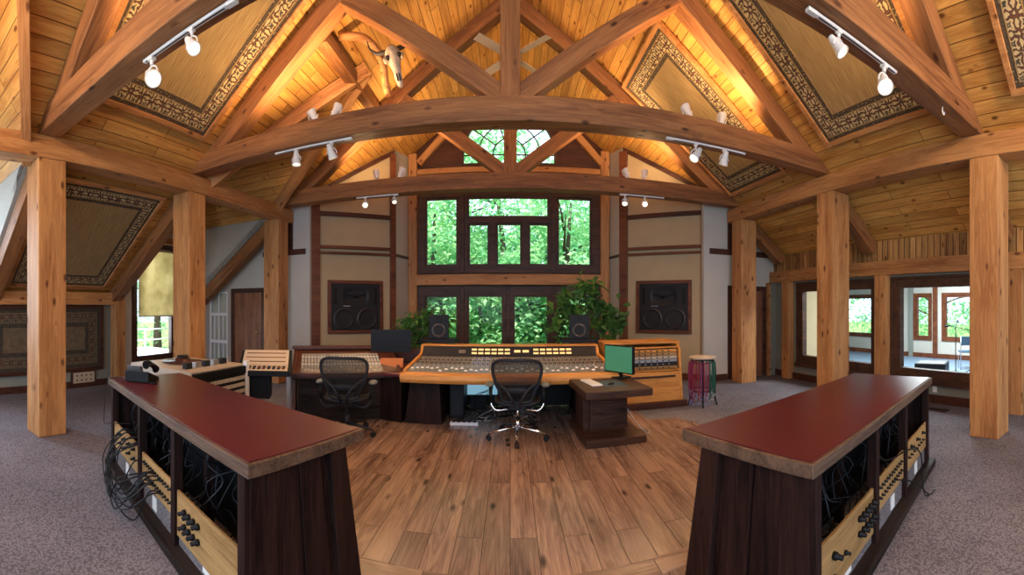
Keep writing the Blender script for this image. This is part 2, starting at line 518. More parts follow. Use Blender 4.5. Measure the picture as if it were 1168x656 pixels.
def prism(bm, outer, lo, hi, plane='XZ', holes=(), mi=0):
    """extrude a 2D outline (with holes) between lo and hi along the remaining axis"""
    def P(u, v, w):
        return {'XZ': (u, w, v), 'XY': (u, v, w), 'YZ': (w, u, v)}[plane]
    loops = [list(outer)] + [list(h) for h in holes]
    front_edges = []
    allv = []
    for lp in loops:
        vs = [bm.verts.new(P(u, v, lo)) for u, v in lp]
        es = [bm.edges.new((vs[i], vs[(i + 1) % len(vs)])) for i in range(len(vs))]
        front_edges += es
        allv.append(vs)
    res = bmesh.ops.triangle_fill(bm, edges=front_edges, use_beauty=True)
    faces = [g for g in res['geom'] if isinstance(g, bmesh.types.BMFace)]
    mp = {}
    for vs in allv:
        for v in vs:
            c = v.co.copy()
            i = {'XZ': 1, 'XY': 2, 'YZ': 0}[plane]
            c[i] = hi
            mp[v] = bm.verts.new(c)
    for f in faces:
        f.material_index = mi
        nf = bm.faces.new([mp[v] for v in f.verts][::-1]); nf.material_index = mi
    for vs in allv:
        for i in range(len(vs)):
            a, b_ = vs[i], vs[(i + 1) % len(vs)]
            f = bm.faces.new((a, b_, mp[b_], mp[a])); f.material_index = mi

def uvsphere(bm, c, rx, ry=None, rz=None, mi=0, u=16, v=10):
    ry = rx if ry is None else ry
    rz = rx if rz is None else rz
    r = bmesh.ops.create_uvsphere(bm, u_segments=u, v_segments=v, radius=1.0, matrix=Matrix.Translation(c) @ Matrix.Diagonal((rx, ry, rz, 1)))
    for vt in r['verts']:
        for f in vt.link_faces:
            f.material_index = mi; f.smooth = True

def put(name, bm, mats, parent=None, loc=None, rotz=None, bevel=0, fix=True):
    if fix:
        bmesh.ops.recalc_face_normals(bm, faces=bm.faces[:])
    me = bpy.data.meshes.new(name)
    bm.to_mesh(me); bm.free()
    for m in (mats if isinstance(mats, (list, tuple)) else [mats]):
        me.materials.append(M[m] if isinstance(m, str) else m)
    o = bpy.data.objects.new(name, me)
    scene.collection.objects.link(o)
    if parent: o.parent = parent
    if loc is not None: o.location = loc
    if rotz is not None: o.rotation_euler = (0, 0, rotz)
    if bevel:
        md = o.modifiers.new('bevel', 'BEVEL'); md.width = bevel; md.segments = 2; md.limit_method = 'ANGLE'
    return o

def tag(o, label=None, cat=None, group=None, kind=None):
    if label: o['label'] = label
    if cat: o['category'] = cat
    if group: o['group'] = group
    if kind: o['kind'] = kind
    return o

def thing(name, label, cat, loc=(0, 0, 0), rotz=0, group=None, rot=None):
    o = bpy.data.objects.new(name, None)
    o.empty_display_size = 0.1
    scene.collection.objects.link(o)
    o.location = loc
    o.rotation_euler = rot if rot else (0, 0, rotz)
    return tag(o, label, cat, group)

def struct(name, bm, mats, **kw):
    return tag(put(name, bm, mats, **kw), kind='structure')

def copy_tree(o, parent=None):
    c = o.copy(); scene.collection.objects.link(c)
    if parent is not None:
        c.parent = parent
    for ch in list(o.children):
        copy_tree(ch, c)
    return c

def P_box(name, parent, mats, *dims, bevel=0):
    bm = new_bm(); box(bm, *dims)
    return put(name, bm, mats, parent, bevel=bevel)

def beam(name, p0, p1, w, h, mat, label, cat, group=None, cut0=0, cut1=0, bevel=0.006, up=(0, 0, 1)):
    """timber with its length on local X, width w on local Y, depth h on local Z; cut0/cut1 lean the end cuts"""
    p0, p1 = Vector(p0), Vector(p1)
    d = p1 - p0
    Lh = d.length
    x = d.normalized()
    z = Vector(up) - x * Vector(up).dot(x)
    z = z.normalized() if z.length > 1e-4 else Vector((0, 1, 0))
    y = z.cross(x)
    bm = new_bm()
    a, b_ = w / 2, h / 2
    hexa(bm, [(-cut0, -a, -b_), (Lh + cut1, -a, -b_), (Lh + cut1, a, -b_), (-cut0, a, -b_),
              (cut0, -a, b_), (Lh - cut1, -a, b_), (Lh - cut1, a, b_), (cut0, a, b_)])
    o = put(name, bm, mat, bevel=bevel)
    mt = Matrix((x, y, z)).transposed().to_4x4()
    mt.translation = p0
    o.matrix_world = mt
    return tag(o, label, cat, group)

def plane_poly(name, pts, xdir, thick, mats, kind='structure'):
    """flat polygon of 3D points given its own frame: local X along xdir; thickness to the +normal side (up)"""
    pts = [Vector(p) for p in pts]
    x = Vector(xdir).normalized()
    n = Vector((0, 0, 0))
    for i in range(len(pts)):
        a, b_ = pts[i], pts[(i + 1) % len(pts)]
        n += a.cross(b_)
    n.normalize()
    if n.z < 0: n = -n
    y = n.cross(x).normalized()
    x = y.cross(n)
    mt = Matrix((x, y, n)).transposed().to_4x4(); mt.translation = pts[0]
    inv = mt.inverted()
    loc = [inv @ p for p in pts]
    bm = new_bm()
    prism(bm, [(p.x, p.y) for p in loc], 0, thick, 'XY')
    o = put(name, bm, mats)
    o.matrix_world = mt
    if kind: o['kind'] = kind
    return o

# ================================================================== THE ROOM
C0, SL = 7.30, 0.77                 # roof plane: z = C0 - SL*|x|
COSR = 1 / math.sqrt(1 + SL * SL)
def zr(x): return C0 - SL * abs(x)
YB = 9.95                           # window wall
YN, YF = -4.0, 10.2
XL, XR = -7.05, 5.85
DORM = [(-0.30, 1.98), (4.95, 7.28)]   # the two gable dormers of the left roof slope
ZE, ZD, XD = 3.50, 5.50, 2.34

# floor
bm = new_bm(); box(bm, -7.3, 6.0, YN, 10.1, -0.10, 0.0)
struct('floor', bm, 'carpet')
bm = new_bm()
fl = [(-1.75, 1.7), (1.75, 1.7), (2.45, 3.3), (2.47, 5.06), (2.31, 5.38), (1.9, 5.44), (1.9, 7.2), (-2.6, 7.2), (-2.6, 5.2), (-2.45, 3.3)]
prism(bm, [(y, -x) for x, y in fl], 0.0, 0.008, 'XY')
o = struct('floor_oak', bm, 'floorwood'); o.rotation_euler = (0, 0, math.pi / 2)
bm = new_bm()
arc = [(-1.75 + 3.5 * i / 16, 2.38 + 0.16 * (abs(i - 8) / 8) ** 2) for i in range(17)]
prism(bm, arc + [(x, y - 0.16) for x, y in arc[::-1]], 0.0081, 0.014, 'XY')
struct('trim_1', bm, 'floorwood')

# ceiling, right slope
plane_poly('ceiling_right', [(0, YN, C0), (0, YF, C0), (6.1, YF, zr(6.1)), (6.1, YN, zr(6.1))], (0, 1, 0), 0.12, 'ceil')
# ceiling, left slope with the dormer openings cut out
xe = (C0 - ZE) / SL
pts = [(0, YN)]
pts += [(7.2, YN)]
for ya, yb in DORM:
    ym = (ya + yb) / 2
    pts += [(7.2, ya), (xe, ya), (XD, ym), (xe, yb), (7.2, yb)]
pts += [(7.2, YF), (0, YF)]
plane_poly('ceiling_left', [(-x, y, zr(x)) for x, y in pts], (0, 1, 0), 0.12, 'ceil')
for ya, yb in DORM:
    ym = (ya + yb) / 2
    for ye in (ya, yb):
        plane_poly('ceiling_dormer', [(-7.2, ye, ZE), (-xe, ye, ZE), (-XD, ym, ZD), (-7.2, ym, ZD)], (-1, 0, 0), 0.10, 'ceil')
        s = 1 if ye == yb else -1
        bm = new_bm()
        prism(bm, [(-7.05, zr(7.05)), (-xe, ZE), (-7.05, ZE)], min(ye, ye + 0.08 * s), max(ye, ye + 0.08 * s), 'XZ')
        struct('wall_dormer_cheek', bm, 'white_wall')

# left walls
bm = new_bm(); box(bm, XL - 0.15, XL, 1.98, 4.95, 0, zr(XL))
struct('wall_left', bm, 'greywall')
bm = new_bm()
prism(bm, [(4.95, 0), (7.9, 0), (7.9, zr(XL)), (7.28, zr(XL)), (7.28, ZE), (6.115, ZD - .02), (4.95, ZE)], XL - 0.15, XL, 'YZ',
      holes=[[(5.36, 0.45), (6.50, 0.45), (6.50, 2.98), (5.36, 2.98)]])
struct('wall_left', bm, 'white_wall')
bm = new_bm(); prism(bm, [(YN, 0), (1.98, 0), (1.98, ZE), (0.84, ZD - .02), (-0.30, ZE), (-.3, zr(XL)), (YN, zr(XL))], XL - 0.15, XL, 'YZ', holes=[[(.2, .6), (1.5, .6), (1.5, 3.3), (.2, 3.3)]])
struct('wall_left', bm, 'white_wall')
# back aisle walls (left and right of the loudspeaker bays)
bm = new_bm(); prism(bm, [(XL, 0), (-4.15, 0), (-4.15, zr(4.15)), (-xe, ZE), (XL, ZE)], 7.75, 7.87, 'XZ')
struct('wall_back_left', bm, 'white_wall')
bm = new_bm(); prism(bm, [(3.98, 0), (XR + .1, 0), (XR + .1, zr(XR)), (3.98, zr(3.98))], 7.75, 7.87, 'XZ')
struct('wall_back_right', bm, 'white_wall')

# right wall with two tall window openings
WIN = [(2.30, 4.29), (4.63, 6.87)]
bm = new_bm()
prism(bm, [(YN, 0), (7.9, 0), (7.9, 2.16), (YN, 2.16)], XR, XR + 0.18, 'YZ', holes=[[(a, 0.38), (b_, 0.38), (b_, 2.09), (a, 2.09)] for a, b_ in WIN])
struct('wall_right', bm, 'greywall')
bm = new_bm(); box(bm, 0, 0.66, 0, 11.9, 0, 0.16)
o = struct('wall_right_upper', bm, 'batten')          # rough upright boards
o.matrix_world = Matrix(((0, 0, -1, XR + .16), (0, 1, 0, YN), (1, 0, 0, 2.16), (0, 0, 0, 1)))

# loudspeaker walls: diagonal bays either side of the window wall
def diag_wall(name, a, b_, mat, thick=0.12):
    a = Vector((*a, 0)); b_ = Vector((*b_, 0)); d = (b_ - a); L = d.length; d.normalize()
    bm = new_bm()
    prism(bm, [(0, 0), (L, 0), (L, zr(b_.x)), (0, zr(a.x))], 0, thick, 'XZ')
    o = struct(name, bm, mat)
    o.matrix_world = Matrix.Translation(a) @ Matrix.Rotation(math.atan2(d.y, d.x), 4, 'Z')
    return o
SPL = ((-4.12, 7.93), (-2.67, 9.08))
SPR = ((2.60, 9.08), (4.10, 7.86))
diag_wall('wall_speaker_left', *SPL, 'plaster')
diag_wall('wall_speaker_right', *SPR, 'plaster')
diag_wall('wall_return_left', (-2.67, 9.08), (-2.50, 10.0), 'white_wall')
diag_wall('wall_return_right', (2.43, 10.0), (2.60, 9.08), 'white_wall')

# window wall
bm = new_bm()
archpts = [(-1.20, 5.07), (1.14, 5.07)] + [(-0.03 + 1.17 * math.cos(math.pi * i / 24), 5.33 + 1.17 * math.sin(math.pi * i / 24)) for i in range(25)]
box(bm, -2.55, 2.5, YB, YB + 0.2, 0, 0.57)
box(bm, -2.55, -2.30, YB, YB + 0.2, 0.57, 5.2); box(bm, 2.22, 2.5, YB, YB + 0.2, 0.57, 5.2)
box(bm, -2.30, 2.22, YB + .1, YB + 0.2, 2.10, 2.42); box(bm, -2.30, 2.22, YB, YB + 0.2, 4.42, 4.86)
struct('wall_back', bm, 'darktrim')
bm = new_bm()
prism(bm, [(-2.55, 4.86), (2.5, 4.86), (2.5, zr(2.5)), (0, C0), (-2.55, zr(2.55))], YB, YB + 0.2, 'XZ', holes=[archpts])
struct('wall_gable', bm, 'darktrim')

# ---- windows of the window wall
wcount = [0]
def window(openings, x0, x1, z0, z1, y, depth=0.14, fw=0.05, name=None, sash=0.045, matw='frame'):
    """frame slab from x0..x1, z0..z1 with rectangular lights; each light has a sash and a pane"""
    wcount[0] += 1
    root = thing('window_%d' % wcount[0], None, None, (0, 0, 0)); root['kind'] = 'structure'
    bm = new_bm()
    prism(bm, [(x0, z0), (x1, z0), (x1, z1), (x0, z1)], y, y + depth, 'XZ', holes=[[(a, c), (b_, c), (b_, d), (a, d)] for a, b_, c, d in openings])
    put('window_frame', bm, matw, root, bevel=0.006)
    for a, b_, c, d in openings:
        bm = new_bm()
        s = sash
        prism(bm, [(a, c), (b_, c), (b_, d), (a, d)], y + depth * .35, y + depth * .75, 'XZ', holes=[[(a + s, c + s), (b_ - s, c + s), (b_ - s, d - s), (a + s, d - s)]])
        put('sash', bm, matw, root)
        bm = new_bm(); box(bm, a + s, b_ - s, y + depth * .5, y + depth * .56, c + s, d - s)
        put('pane', bm, 'glass', root)
    return root
e = 0.045
window([(-2.06 - e, -1.33 + e, 2.65 - e, 4.25 + e), (-1.01 - e, 0.91 + e, 3.83 - e, 4.25 + e), (-0.99 - e, -0.56 + e, 2.65 - e, 3.60 + e),
        (-0.30 - e, 0.24 + e, 2.65 - e, 3.60 + e), (0.49 - e, 0.91 + e, 2.65 - e, 3.60 + e), (1.20 - e, 1.97 + e, 2.65 - e, 4.25 + e)],
       -2.30, 2.22, 2.42, 4.42, YB - 0.03)
window([(-2.06 - e, -1.33 + e, 0.66 - e, 1.84 + e), (-1.01 - e, -0.21 + e, 0.66 - e, 1.84 + e), (0.11 - e, 0.90 + e, 0.66 - e, 1.84 + e), (1.20 - e, 1.95 + e, 0.66 - e, 1.84 + e)],
       -2.30, 2.22, 0.55, 2.10, YB - 0.03)
# raised mullions on the frames
k = 1
for x, z0, z1 in ((-1.17, .55, 2.1), (-.05, .55, 2.1), (1.05, .55, 2.1), (-1.17, 2.42, 4.42), (1.05, 2.42, 4.42)):
    k += 1
    bm = new_bm(); box(bm, x - .045, x + .045, YB - .075, YB - .032, z0 + .02, z1 - .02); struct('trim_%d' % k, bm, 'frame', bevel=0.008)
# arched window
wcount[0] += 1
root = thing('window_%d' % wcount[0], None, None); root['kind'] = 'structure'
inner = [(-1.14, 5.13), (1.08, 5.13)] + [(-0.03 + 1.11 * math.cos(math.pi * i / 24), 5.33 + 1.11 * math.sin(math.pi * i / 24)) for i in range(25)]
bm = new_bm(); prism(bm, archpts, YB + .02, YB + 0.12, 'XZ', holes=[inner]); put('window_frame', bm, 'frame', root)
bm = new_bm(); prism(bm, inner, YB + .06, YB + .07, 'XZ'); put('pane', bm, 'glass', root)
for R in (0.76, 0.40):
    bm = new_bm()
    pts = [(-0.03 + R * math.cos(math.pi * i / 20), YB + .05, 5.33 + R * math.sin(math.pi * i / 20)) for i in range(21)]
    pts = [(-.03 + R, YB + .05, 5.13)] + pts + [(-.03 - R, YB + .05, 5.13)]
    tube(bm, pts, 0.016, 6); put('muntin', bm, 'frame', root)
for a in (36, 72, 108, 144):
    c, s = math.cos(math.radians(a)), math.sin(math.radians(a))
    bm = new_bm(); cyl(bm, (-.03 + .4 * c, YB + .05, 5.33 + .4 * s), (-.03 + 1.12 * c, YB + .05, 5.33 + 1.12 * s), .016, seg=6); put('muntin', bm, 'frame', root)
bm = new_bm(); cyl(bm, (-1.15, YB + .05, 5.33), (1.09, YB + .05, 5.33), .016, seg=6); put('muntin', bm, 'frame', root)
bm = new_bm(); cyl(bm, (-.03, YB + .05, 5.13), (-.03, YB + .05, 6.4), .016, seg=6); put('muntin', bm, 'frame', root)

# ---- left dormer window and its surround (faces +x)
def side_window(x, y0, y1, z0, z1, sgn, surround=0.09, matw='darktrim', fr=0.07, depth=0.10):
    wcount[0] += 1
    root = thing('window_%d' % wcount[0], None, None); root['kind'] = 'structure'
    xa, xb = (x - depth, x + 0.025) if sgn > 0 else (x - 0.025, x + depth)
    s = surround
    bm = new_bm()
    prism(bm, [(y0 - s, z0 - s), (y1 + s, z0 - s), (y1 + s, z1 + s), (y0 - s, z1 + s)], x if sgn > 0 else x - .03, x + .03 if sgn > 0 else x, 'YZ',
          holes=[[(y0 + .01, z0 + .01), (y1 - .01, z0 + .01), (y1 - .01, z1 - .01), (y0 + .01, z1 - .01)]])
    put('casing', bm, matw, root, bevel=.004)
    bm = new_bm()
    prism(bm, [(y0, z0), (y1, z0), (y1, z1), (y0, z1)], min(x, x - depth * sgn), max(x, x - depth * sgn), 'YZ',
          holes=[[(y0 + fr, z0 + fr), (y1 - fr, z0 + fr), (y1 - fr, z1 - fr), (y0 + fr, z1 - fr)]])
    put('window_frame', bm, matw, root)
    bm = new_bm(); xm = x - depth * .6 * sgn
    box(bm, xm - .004, xm + .004, y0 + fr, y1 - fr, z0 + fr, z1 - fr); put('pane', bm, 'glass', root)
    return root
side_window(XL, 5.36, 6.50, 0.45, 2.98, 1)
side_window(XL, .2, 1.5, .6, 3.3, 1)
for a, b_ in WIN:
    r = side_window(XR, a, b_, 0.38, 2.09, -1, surround=0.035, matw='frame', fr=0.16, depth=0.12)
    bm = new_bm(); box(bm, XR - .09, XR, a - .03, b_ + .03, .30, .38); put('window_sill', bm, 'frame', r, bevel=.006)
# skirtings
k = 0
for nm, dims in (('left', (XL, XL + .03, 1.98, 7.75, 0, .13)), ('right', (XR - .03, XR, YN, 7.75, 0, .14)),
                 ('back_left', (XL, -4.15, 7.72, 7.75, 0, .13)), ('back_right', (4.06, 4.55, 7.72, 7.75, 0, .13))):
    bm = new_bm(); box(bm, *dims); struct('baseboard_' + nm, bm, 'darktrim')

# doors
def door(n, x0, x1, z1, y, matd, handle=None, leaf=True):
    root = thing('door_%d' % n, None, None); root['kind'] = 'structure'
    bm = new_bm()
    prism(bm, [(x0 - .11, 0), (x0, 0), (x0, z1), (x1, z1), (x1, 0), (x1 + .11, 0), (x1 + .11, z1 + .11), (x0 - .11, z1 + .11)], y - .035, y, 'XZ')
    put('door_frame', bm, 'darktrim', root, bevel=.004)
    bm = new_bm(); prism(bm, [(x0, 0.01), (x1, 0.01), (x1, z1), (x0, z1)], y - .018, y, 'XZ'); put('door_leaf', bm, matd, root)
    bm = new_bm(); cyl(bm, (handle, y - .07, 1.0), (handle, y - .018, 1.0), .012); uvsphere(bm, (handle, y - .08, 1.0), .028, .02, .028); put('door_handle', bm, 'brass', root)
door(1, -6.20, -5.40, 1.93, 7.75, 'doorwood', handle=-5.5)
door(2, 4.68, 5.50, 1.96, 7.75, 'doorwood', handle=4.78)
bm = new_bm(); box(bm, 5.61, 5.67, 7.62, 7.75, 0, 2.16)
struct('trim_20', bm, 'timber')
bm = new_bm(); box(bm, 5.67, XR, 7.66, 7.75, 0, 2.16)
struct('trim_21', bm, 'greywall')

# dark trim posts and rails on the loudspeaker walls
tn = [30]
def wall_trim(a, b_, u0, u1, z0, z1, mat='redtrim', d=0.05):
    a = Vector((*a, 0)); b_ = Vector((*b_, 0)); dd = (b_ - a).normalized()
    tn[0] += 1
    bm = new_bm(); box(bm, u0, u1, -d, 0, z0, z1)
    o = struct('trim_%d' % tn[0], bm, mat, bevel=.006)
    o.matrix_world = Matrix.Translation(a) @ Matrix.Rotation(math.atan2(dd.y, dd.x), 4, 'Z')
def wall_rake(a, b_, mat='darktrim', w=0.10):
    """trim following the roof line along the top of a diagonal wall"""
    a = Vector((*a, 0)); b_ = Vector((*b_, 0)); dd = (b_ - a); L = dd.length; dd.normalize()
    tn[0] += 1
    bm = new_bm(); prism(bm, [(0, zr(a.x) - w - .02), (L, zr(b_.x) - w - .02), (L, zr(b_.x) - .02), (0, zr(a.x) - .02)], -.06, 0, 'XZ')
    o = struct('trim_%d' % tn[0], bm, mat)
    o.matrix_world = Matrix.Translation(a) @ Matrix.Rotation(math.atan2(dd.y, dd.x), 4, 'Z')
for (A, B) in (SPL, SPR):
    Lw = (Vector(B) - Vector(A)).length
    za, zb = zr(A[0]), zr(B[0])
    wall_trim(A, B, -0.09, 0.10, 0, za - .12, d=.08)
    wall_trim(A, B, Lw - 0.10, Lw + .03, 0, zb - .12, d=.08)
    wall_trim(A, B, .1, Lw - .1, 2.88, 2.95, d=.09)
    wall_trim(A, B, .1, Lw - .1, 2.76, 2.82, d=.06)
    wall_trim(A, B, .1, Lw - .1, 3.60, 3.70, d=.05, mat='darktrim')
    wall_trim(A, B, .1, Lw - .1, 0, .14)
    wall_rake(A, B)
wall_trim((-2.67, 9.08), (-2.50, 10.0), 0, .9, 2.78, 2.84, 'darktrim', .04)
wall_trim((2.43, 10.0), (2.60, 9.08), 0, .9, 2.78, 2.84, 'darktrim', .04)
for xa, xb in ((XL, -4.25), (4.12, XR)):
    for z0, z1 in ((2.74, 2.86),):
        tn[0] += 1; bm = new_bm(); box(bm, xa if xa > 0 else -5.35, xb, 7.70, 7.75, z0, z1); struct('trim_%d' % tn[0], bm, 'darktrim')
for x in (-4.62, 4.62):
    tn[0] += 1; bm = new_bm(); box(bm, x - .05, x + .05, 7.70, 7.75, 2.86, zr(4.7)); struct('trim_%d' % tn[0], bm, 'darktrim')

# ================================================================== TIMBER FRAME (each timber a thing)
AX = 4.55                            # inner face of the aisle posts
PW = 0.38
posts = [(-1, 2.19, 'leftmost bare timber post standing in the grey carpet beside the telephone end of the counter'),
         (-1, 4.72, 'knotty timber post rising behind the tape machine in the left aisle'),
         (-1, 7.32, 'timber post at the left rear corner beside the reddish brown door'),
         (1, 1.98, 'rightmost broad timber post on the carpet in front of the large studio window'),
         (1, 4.68, 'knotty timber post behind the far end of the right counter'),
         (1, 7.34, 'timber post at the right rear corner beyond the cable stool')]
for s, y, lab in posts:
    beam('timber_post', (s * (AX + PW / 2), y, 0), (s * (AX + PW / 2), y, 3.43), PW, PW, 'timber', lab, 'post', 'aisle timber posts', up=(0, 1, 0), bevel=.012)
for s, lab in ((-1, 'long squared plate beam carried on the left row of posts'), (1, 'long squared plate beam carried on the right row of posts')):
    beam('plate_beam', (s * (AX + .14), -3.9, 3.57), (s * (AX + .14), 7.72, 3.57), .30, .28, 'timber', lab, 'beam', 'plate beams', bevel=.012)
BENT = [2.15, 4.75, 7.40]
where = ['nearest the camera', 'of the middle truss', 'of the rear truss']
for i, y in enumerate(BENT):
    nm = where[i]
    if i == 0:
        for s, side in ((-1, 'left'), (1, 'right')):
            beam('tie_beam', (s * 0.9, y, 3.85), (s * 4.84, y, 3.85), .28, .28, 'truss', 'thick %s tie beam %s, carrying a white two-lamp track' % (side, nm), 'beam', 'tie beams', bevel=.012)
        # (the tie is open in the middle, above the photograph's frame)
    else:
        beam('tie_beam', (-4.84, y, 3.86), (4.84, y, 3.86), .26, .29, 'truss',
             'widest timber tie beam across the room, on the middle truss' if i == 1 else 'rear timber tie beam across the room, in front of the windows', 'beam', 'tie beams', bevel=.012)
    # principal rafters: underside parallel to the roof
    for s, side in ((-1, 'left'), (1, 'right')):
        xe2 = 7.0 if s < 0 else 5.8
        off = 0.14 / COSR
        beam('aisle_rafter', (s * 4.86, y, zr(4.86) - off), (s * xe2, y, zr(xe2) - off), .24, .24, 'truss', 'lower %s rafter sloping to the outer wall, %s' % (side, nm if i else 'of the truss nearest the camera'), 'rafter', 'aisle rafters', bevel=.012)
        beam('rafter', (s * 0.02, y, zr(0) - off), (s * 4.22, y, zr(4.22) - off), .24, .24, 'truss', '%s sloping rafter %s' % (side, nm if i else 'of the truss nearest the camera'), 'rafter', 'principal rafters', bevel=.012)
    if i:
        yk = y
        beam('king_post', (0, yk, 4.0), (0, yk, 6.98), .23, .23, 'truss', 'upright king post at the centre %s' % nm, 'post', 'king posts', up=(0, 1, 0), bevel=.01)
        for s, side in ((-1, 'left'), (1, 'right')):
            beam('truss_strut', (s * 0.10, yk, 4.02), (s * 2.05, yk, 5.52), .20, .22, 'truss', '%s diagonal strut rising from the tie beam %s' % (side, nm), 'strut', 'truss struts', cut0=0.10, bevel=.01)
# aisle beams, wall posts
beam('aisle_beam', (XL + .11, 1.98, 1.76), (XL + .11, 4.92, 1.76), .20, .24, 'timber', 'horizontal timber on the left wall above the framed rug', 'beam')
beam('wall_post', (XL + .13, 4.82, 0), (XL + .13, 4.82, 2.0), .20, .24, 'timber', 'slender timber post between the wall rug and the blind window', 'post', 'wall posts', up=(0, 1, 0))
beam('aisle_beam', (XR - .07, YN, 2.285), (XR - .07, 7.72, 2.285), .18, .25, 'timber', 'long horizontal timber over the right wall windows', 'beam')
for y, w, lab in ((4.46, .27, 'slender timber wall post between the two studio windows'), (7.14, .3, 'slender timber wall post left of the studio windows'), (1.98, .3, 'slender timber wall post at the right edge of the picture')):
    beam('wall_post', (XR - .07, y, 0.0), (XR - .07, y, 2.16), w * .8 if y != 4.46 else .26, .16, 'timber', lab, 'post', 'wall posts', up=(-1, 0, 0))
# window wall timbers
for x, lab in ((-2.40, 'upright timber at the left edge of the window wall'), (2.33, 'upright timber at the right edge of the window wall')):
    beam('wall_post', (x, YB - .06, 0), (x, YB - .06, zr(x) - .06), .22, .16, 'timber', lab, 'post', 'window wall timbers', up=(0, 1, 0))
beam('window_header', (-2.28, YB - .09, 2.26), (2.21, YB - .09, 2.26), .20, .26, 'timber', 'orange timber between the upper and lower windows', 'beam', 'window wall timbers')
beam('window_header', (-2.28, YB - .06, 4.93), (2.21, YB - .06, 4.93), .14, .13, 'timber', 'thin timber under the arched gable window', 'beam', 'window wall timbers')
for s, side in ((-1, 'left'), (1, 'right')):
    beam('wall_brace', (s * 2.25, YB - .08, 5.15), (s * 1.25, YB - .08, 6.2), .12, .16, 'timber', '%s short brace in the gable beside the arched window' % side, 'strut', 'gable braces')
# dormer valley and ridge timbers (left slope)
for (ya, yb), near in zip(DORM, ('nearest the camera', 'between the middle and rear trusses')):
    ym = (ya + yb) / 2
    for ye, w in ((ya, 'near'), (yb, 'far')):
        beam('valley_rafter', (-xe + .05, ye, ZE - .02), (-XD + .1, ym, ZD - .12), .12, .22, 'timber', '%s sloping valley timber of the dormer %s' % (w, near), 'rafter', 'dormer valley timbers')
    beam('dormer_ridge', (-7.0, ym, ZD - .16), (-XD + .05, ym, ZD - .16), .12, .20, 'timber', 'short ridge timber of the dormer %s' % near, 'beam', 'dormer ridge timbers')
# struts seen above the nearest tie beams
for s, side in ((-1, 'left'), (1, 'right')):
    beam('truss_strut', (s * 2.55, 2.15, 3.98), (s * 2.15, 2.15, 5.45), .16, .16, 'timber', '%s short upright strut on the tie beam nearest the camera' % side, 'strut', 'truss struts')
# skull bracket brace: curved limb under the left slope of the middle truss
bm = new_bm()
cp = smooth_path([(-2.35, 5.30, 5.45), (-1.98, 5.30, 5.32), (-1.74, 5.30, 5.0), (-1.66, 5.30, 4.55)], 6)
tube(bm, cp, lambda t: .062 - .012 * t, 8)
cyl(bm, (-1.66, 5.30, 4.58), (-1.64, 5.30, 4.48), .06, .04, 10)
tag(put('curved_brace', bm, 'timber'), 'crooked natural limb brace holding the animal skull', 'strut')
# purlin that the limb is fixed to
beam('purlin', (-2.45, 4.88, 5.22), (-2.45, 7.27, 5.22), .18, .18, 'truss', 'horizontal purlin on the left slope behind the skull', 'beam', 'purlins')

# ================================================================== RUGS (framed textile panels)
def rug(origin, xdir, ydir, w, h, label, group='framed rugs', bw=(.06, .20, .08), frame='timber', fw=.07, category='rug', mats=('rug_border', 'rug_guard', 'rug_field')):
    """origin = one corner; lies just proud of its surface; parts: pattern bands, field, wooden_frame"""
    x = Vector(xdir).normalized(); y = Vector(ydir); y = (y - x * y.dot(x)).normalized(); n = x.cross(y)
    mt = Matrix((x, y, n)).transposed().to_4x4(); mt.translation = Vector(origin)
    root = thing('framed_rug', label, category, group=group); root.matrix_world = mt
    def ring(a, b_, z):
        return [(a, a), (w - a, a), (w - a, h - a), (a, h - a)], [(b_, b_), (w - b_, b_), (w - b_, h - b_), (b_, h - b_)]
    s = 0
    bm = new_bm()
    cum = 0
    for i, d in enumerate(bw):
        o_, i_ = ring(cum, cum + d, 0)
        prism(bm, o_, 0, .02, 'XY', holes=[i_], mi=0 if i == 1 else 1)
        cum += d
    put('rug_border', bm, [mats[0], mats[1]], root)
    # thin pale lines between the bands
    bm = new_bm()
    for c in (bw[0], bw[0] + bw[1], cum):
        prism(bm, [(c - .008, c - .008), (w - c + .008, c - .008), (w - c + .008, h - c + .008), (c - .008, h - c + .008)], .018, .0235, 'XY',
              holes=[[(c + .006, c + .006), (w - c - .006, c + .006), (w - c - .006, h - c - .006), (c + .006, h - c - .006)]])
    put('border_line', bm, mats[2], root)
    bm = new_bm(); box(bm, cum, w - cum, cum, h - cum, 0, .018); put('rug_field', bm, mats[2], root)
    bm = new_bm(); prism(bm, [(-fw, -fw), (w + fw, -fw), (w + fw, h + fw), (-fw, h + fw)], -.01, .05, 'XY', holes=[[(0, 0), (w, 0), (w, h), (0, h)]])
    put('wooden_frame', bm, frame, root, bevel=.004)
    return root
def roof_rug(sgn, xlo, xhi, y0, y1, label, drop=.05, **kw):
    """on the underside of the roof plane, from |x|=xlo (upper) to |x|=xhi (lower)"""
    L = (xhi - xlo) / COSR
    if sgn > 0:
        o_ = (xhi, y0, zr(xhi) - drop); xd = (0, 1, 0); yd = (-1, 0, SL)
    else:
        o_ = (-xhi, y1, zr(xhi) - drop); xd = (0, -1, 0); yd = (1, 0, SL)
    # frame normal must point down into the room
    x = Vector(xd); y = Vector(yd).normalized(); n = x.cross(y)
    if n.z > 0:
        o_ = (o_[0], y0 + y1 - o_[1], o_[2]); xd = (-xd[0], -xd[1], -xd[2])
    return rug(o_, xd, yd, y1 - y0, L, label, **kw)
roof_rug(-1, 1.3, 4.08, 2.42, 4.34, 'large tan field rug framed on the left ceiling slope above the left counter', drop=.05)
roof_rug(1, 1.3, 4.20, 2.42, 4.22, 'large tan field rug framed on the right ceiling slope above the right counter')
roof_rug(1, 2.1, 4.30, 5.45, 7.15, 'smaller rug framed on the right ceiling slope behind the middle truss')
roof_rug(1, 1.6, 4.22, -0.3, 1.44, 'patterned rug cut by the right upper edge of the picture')
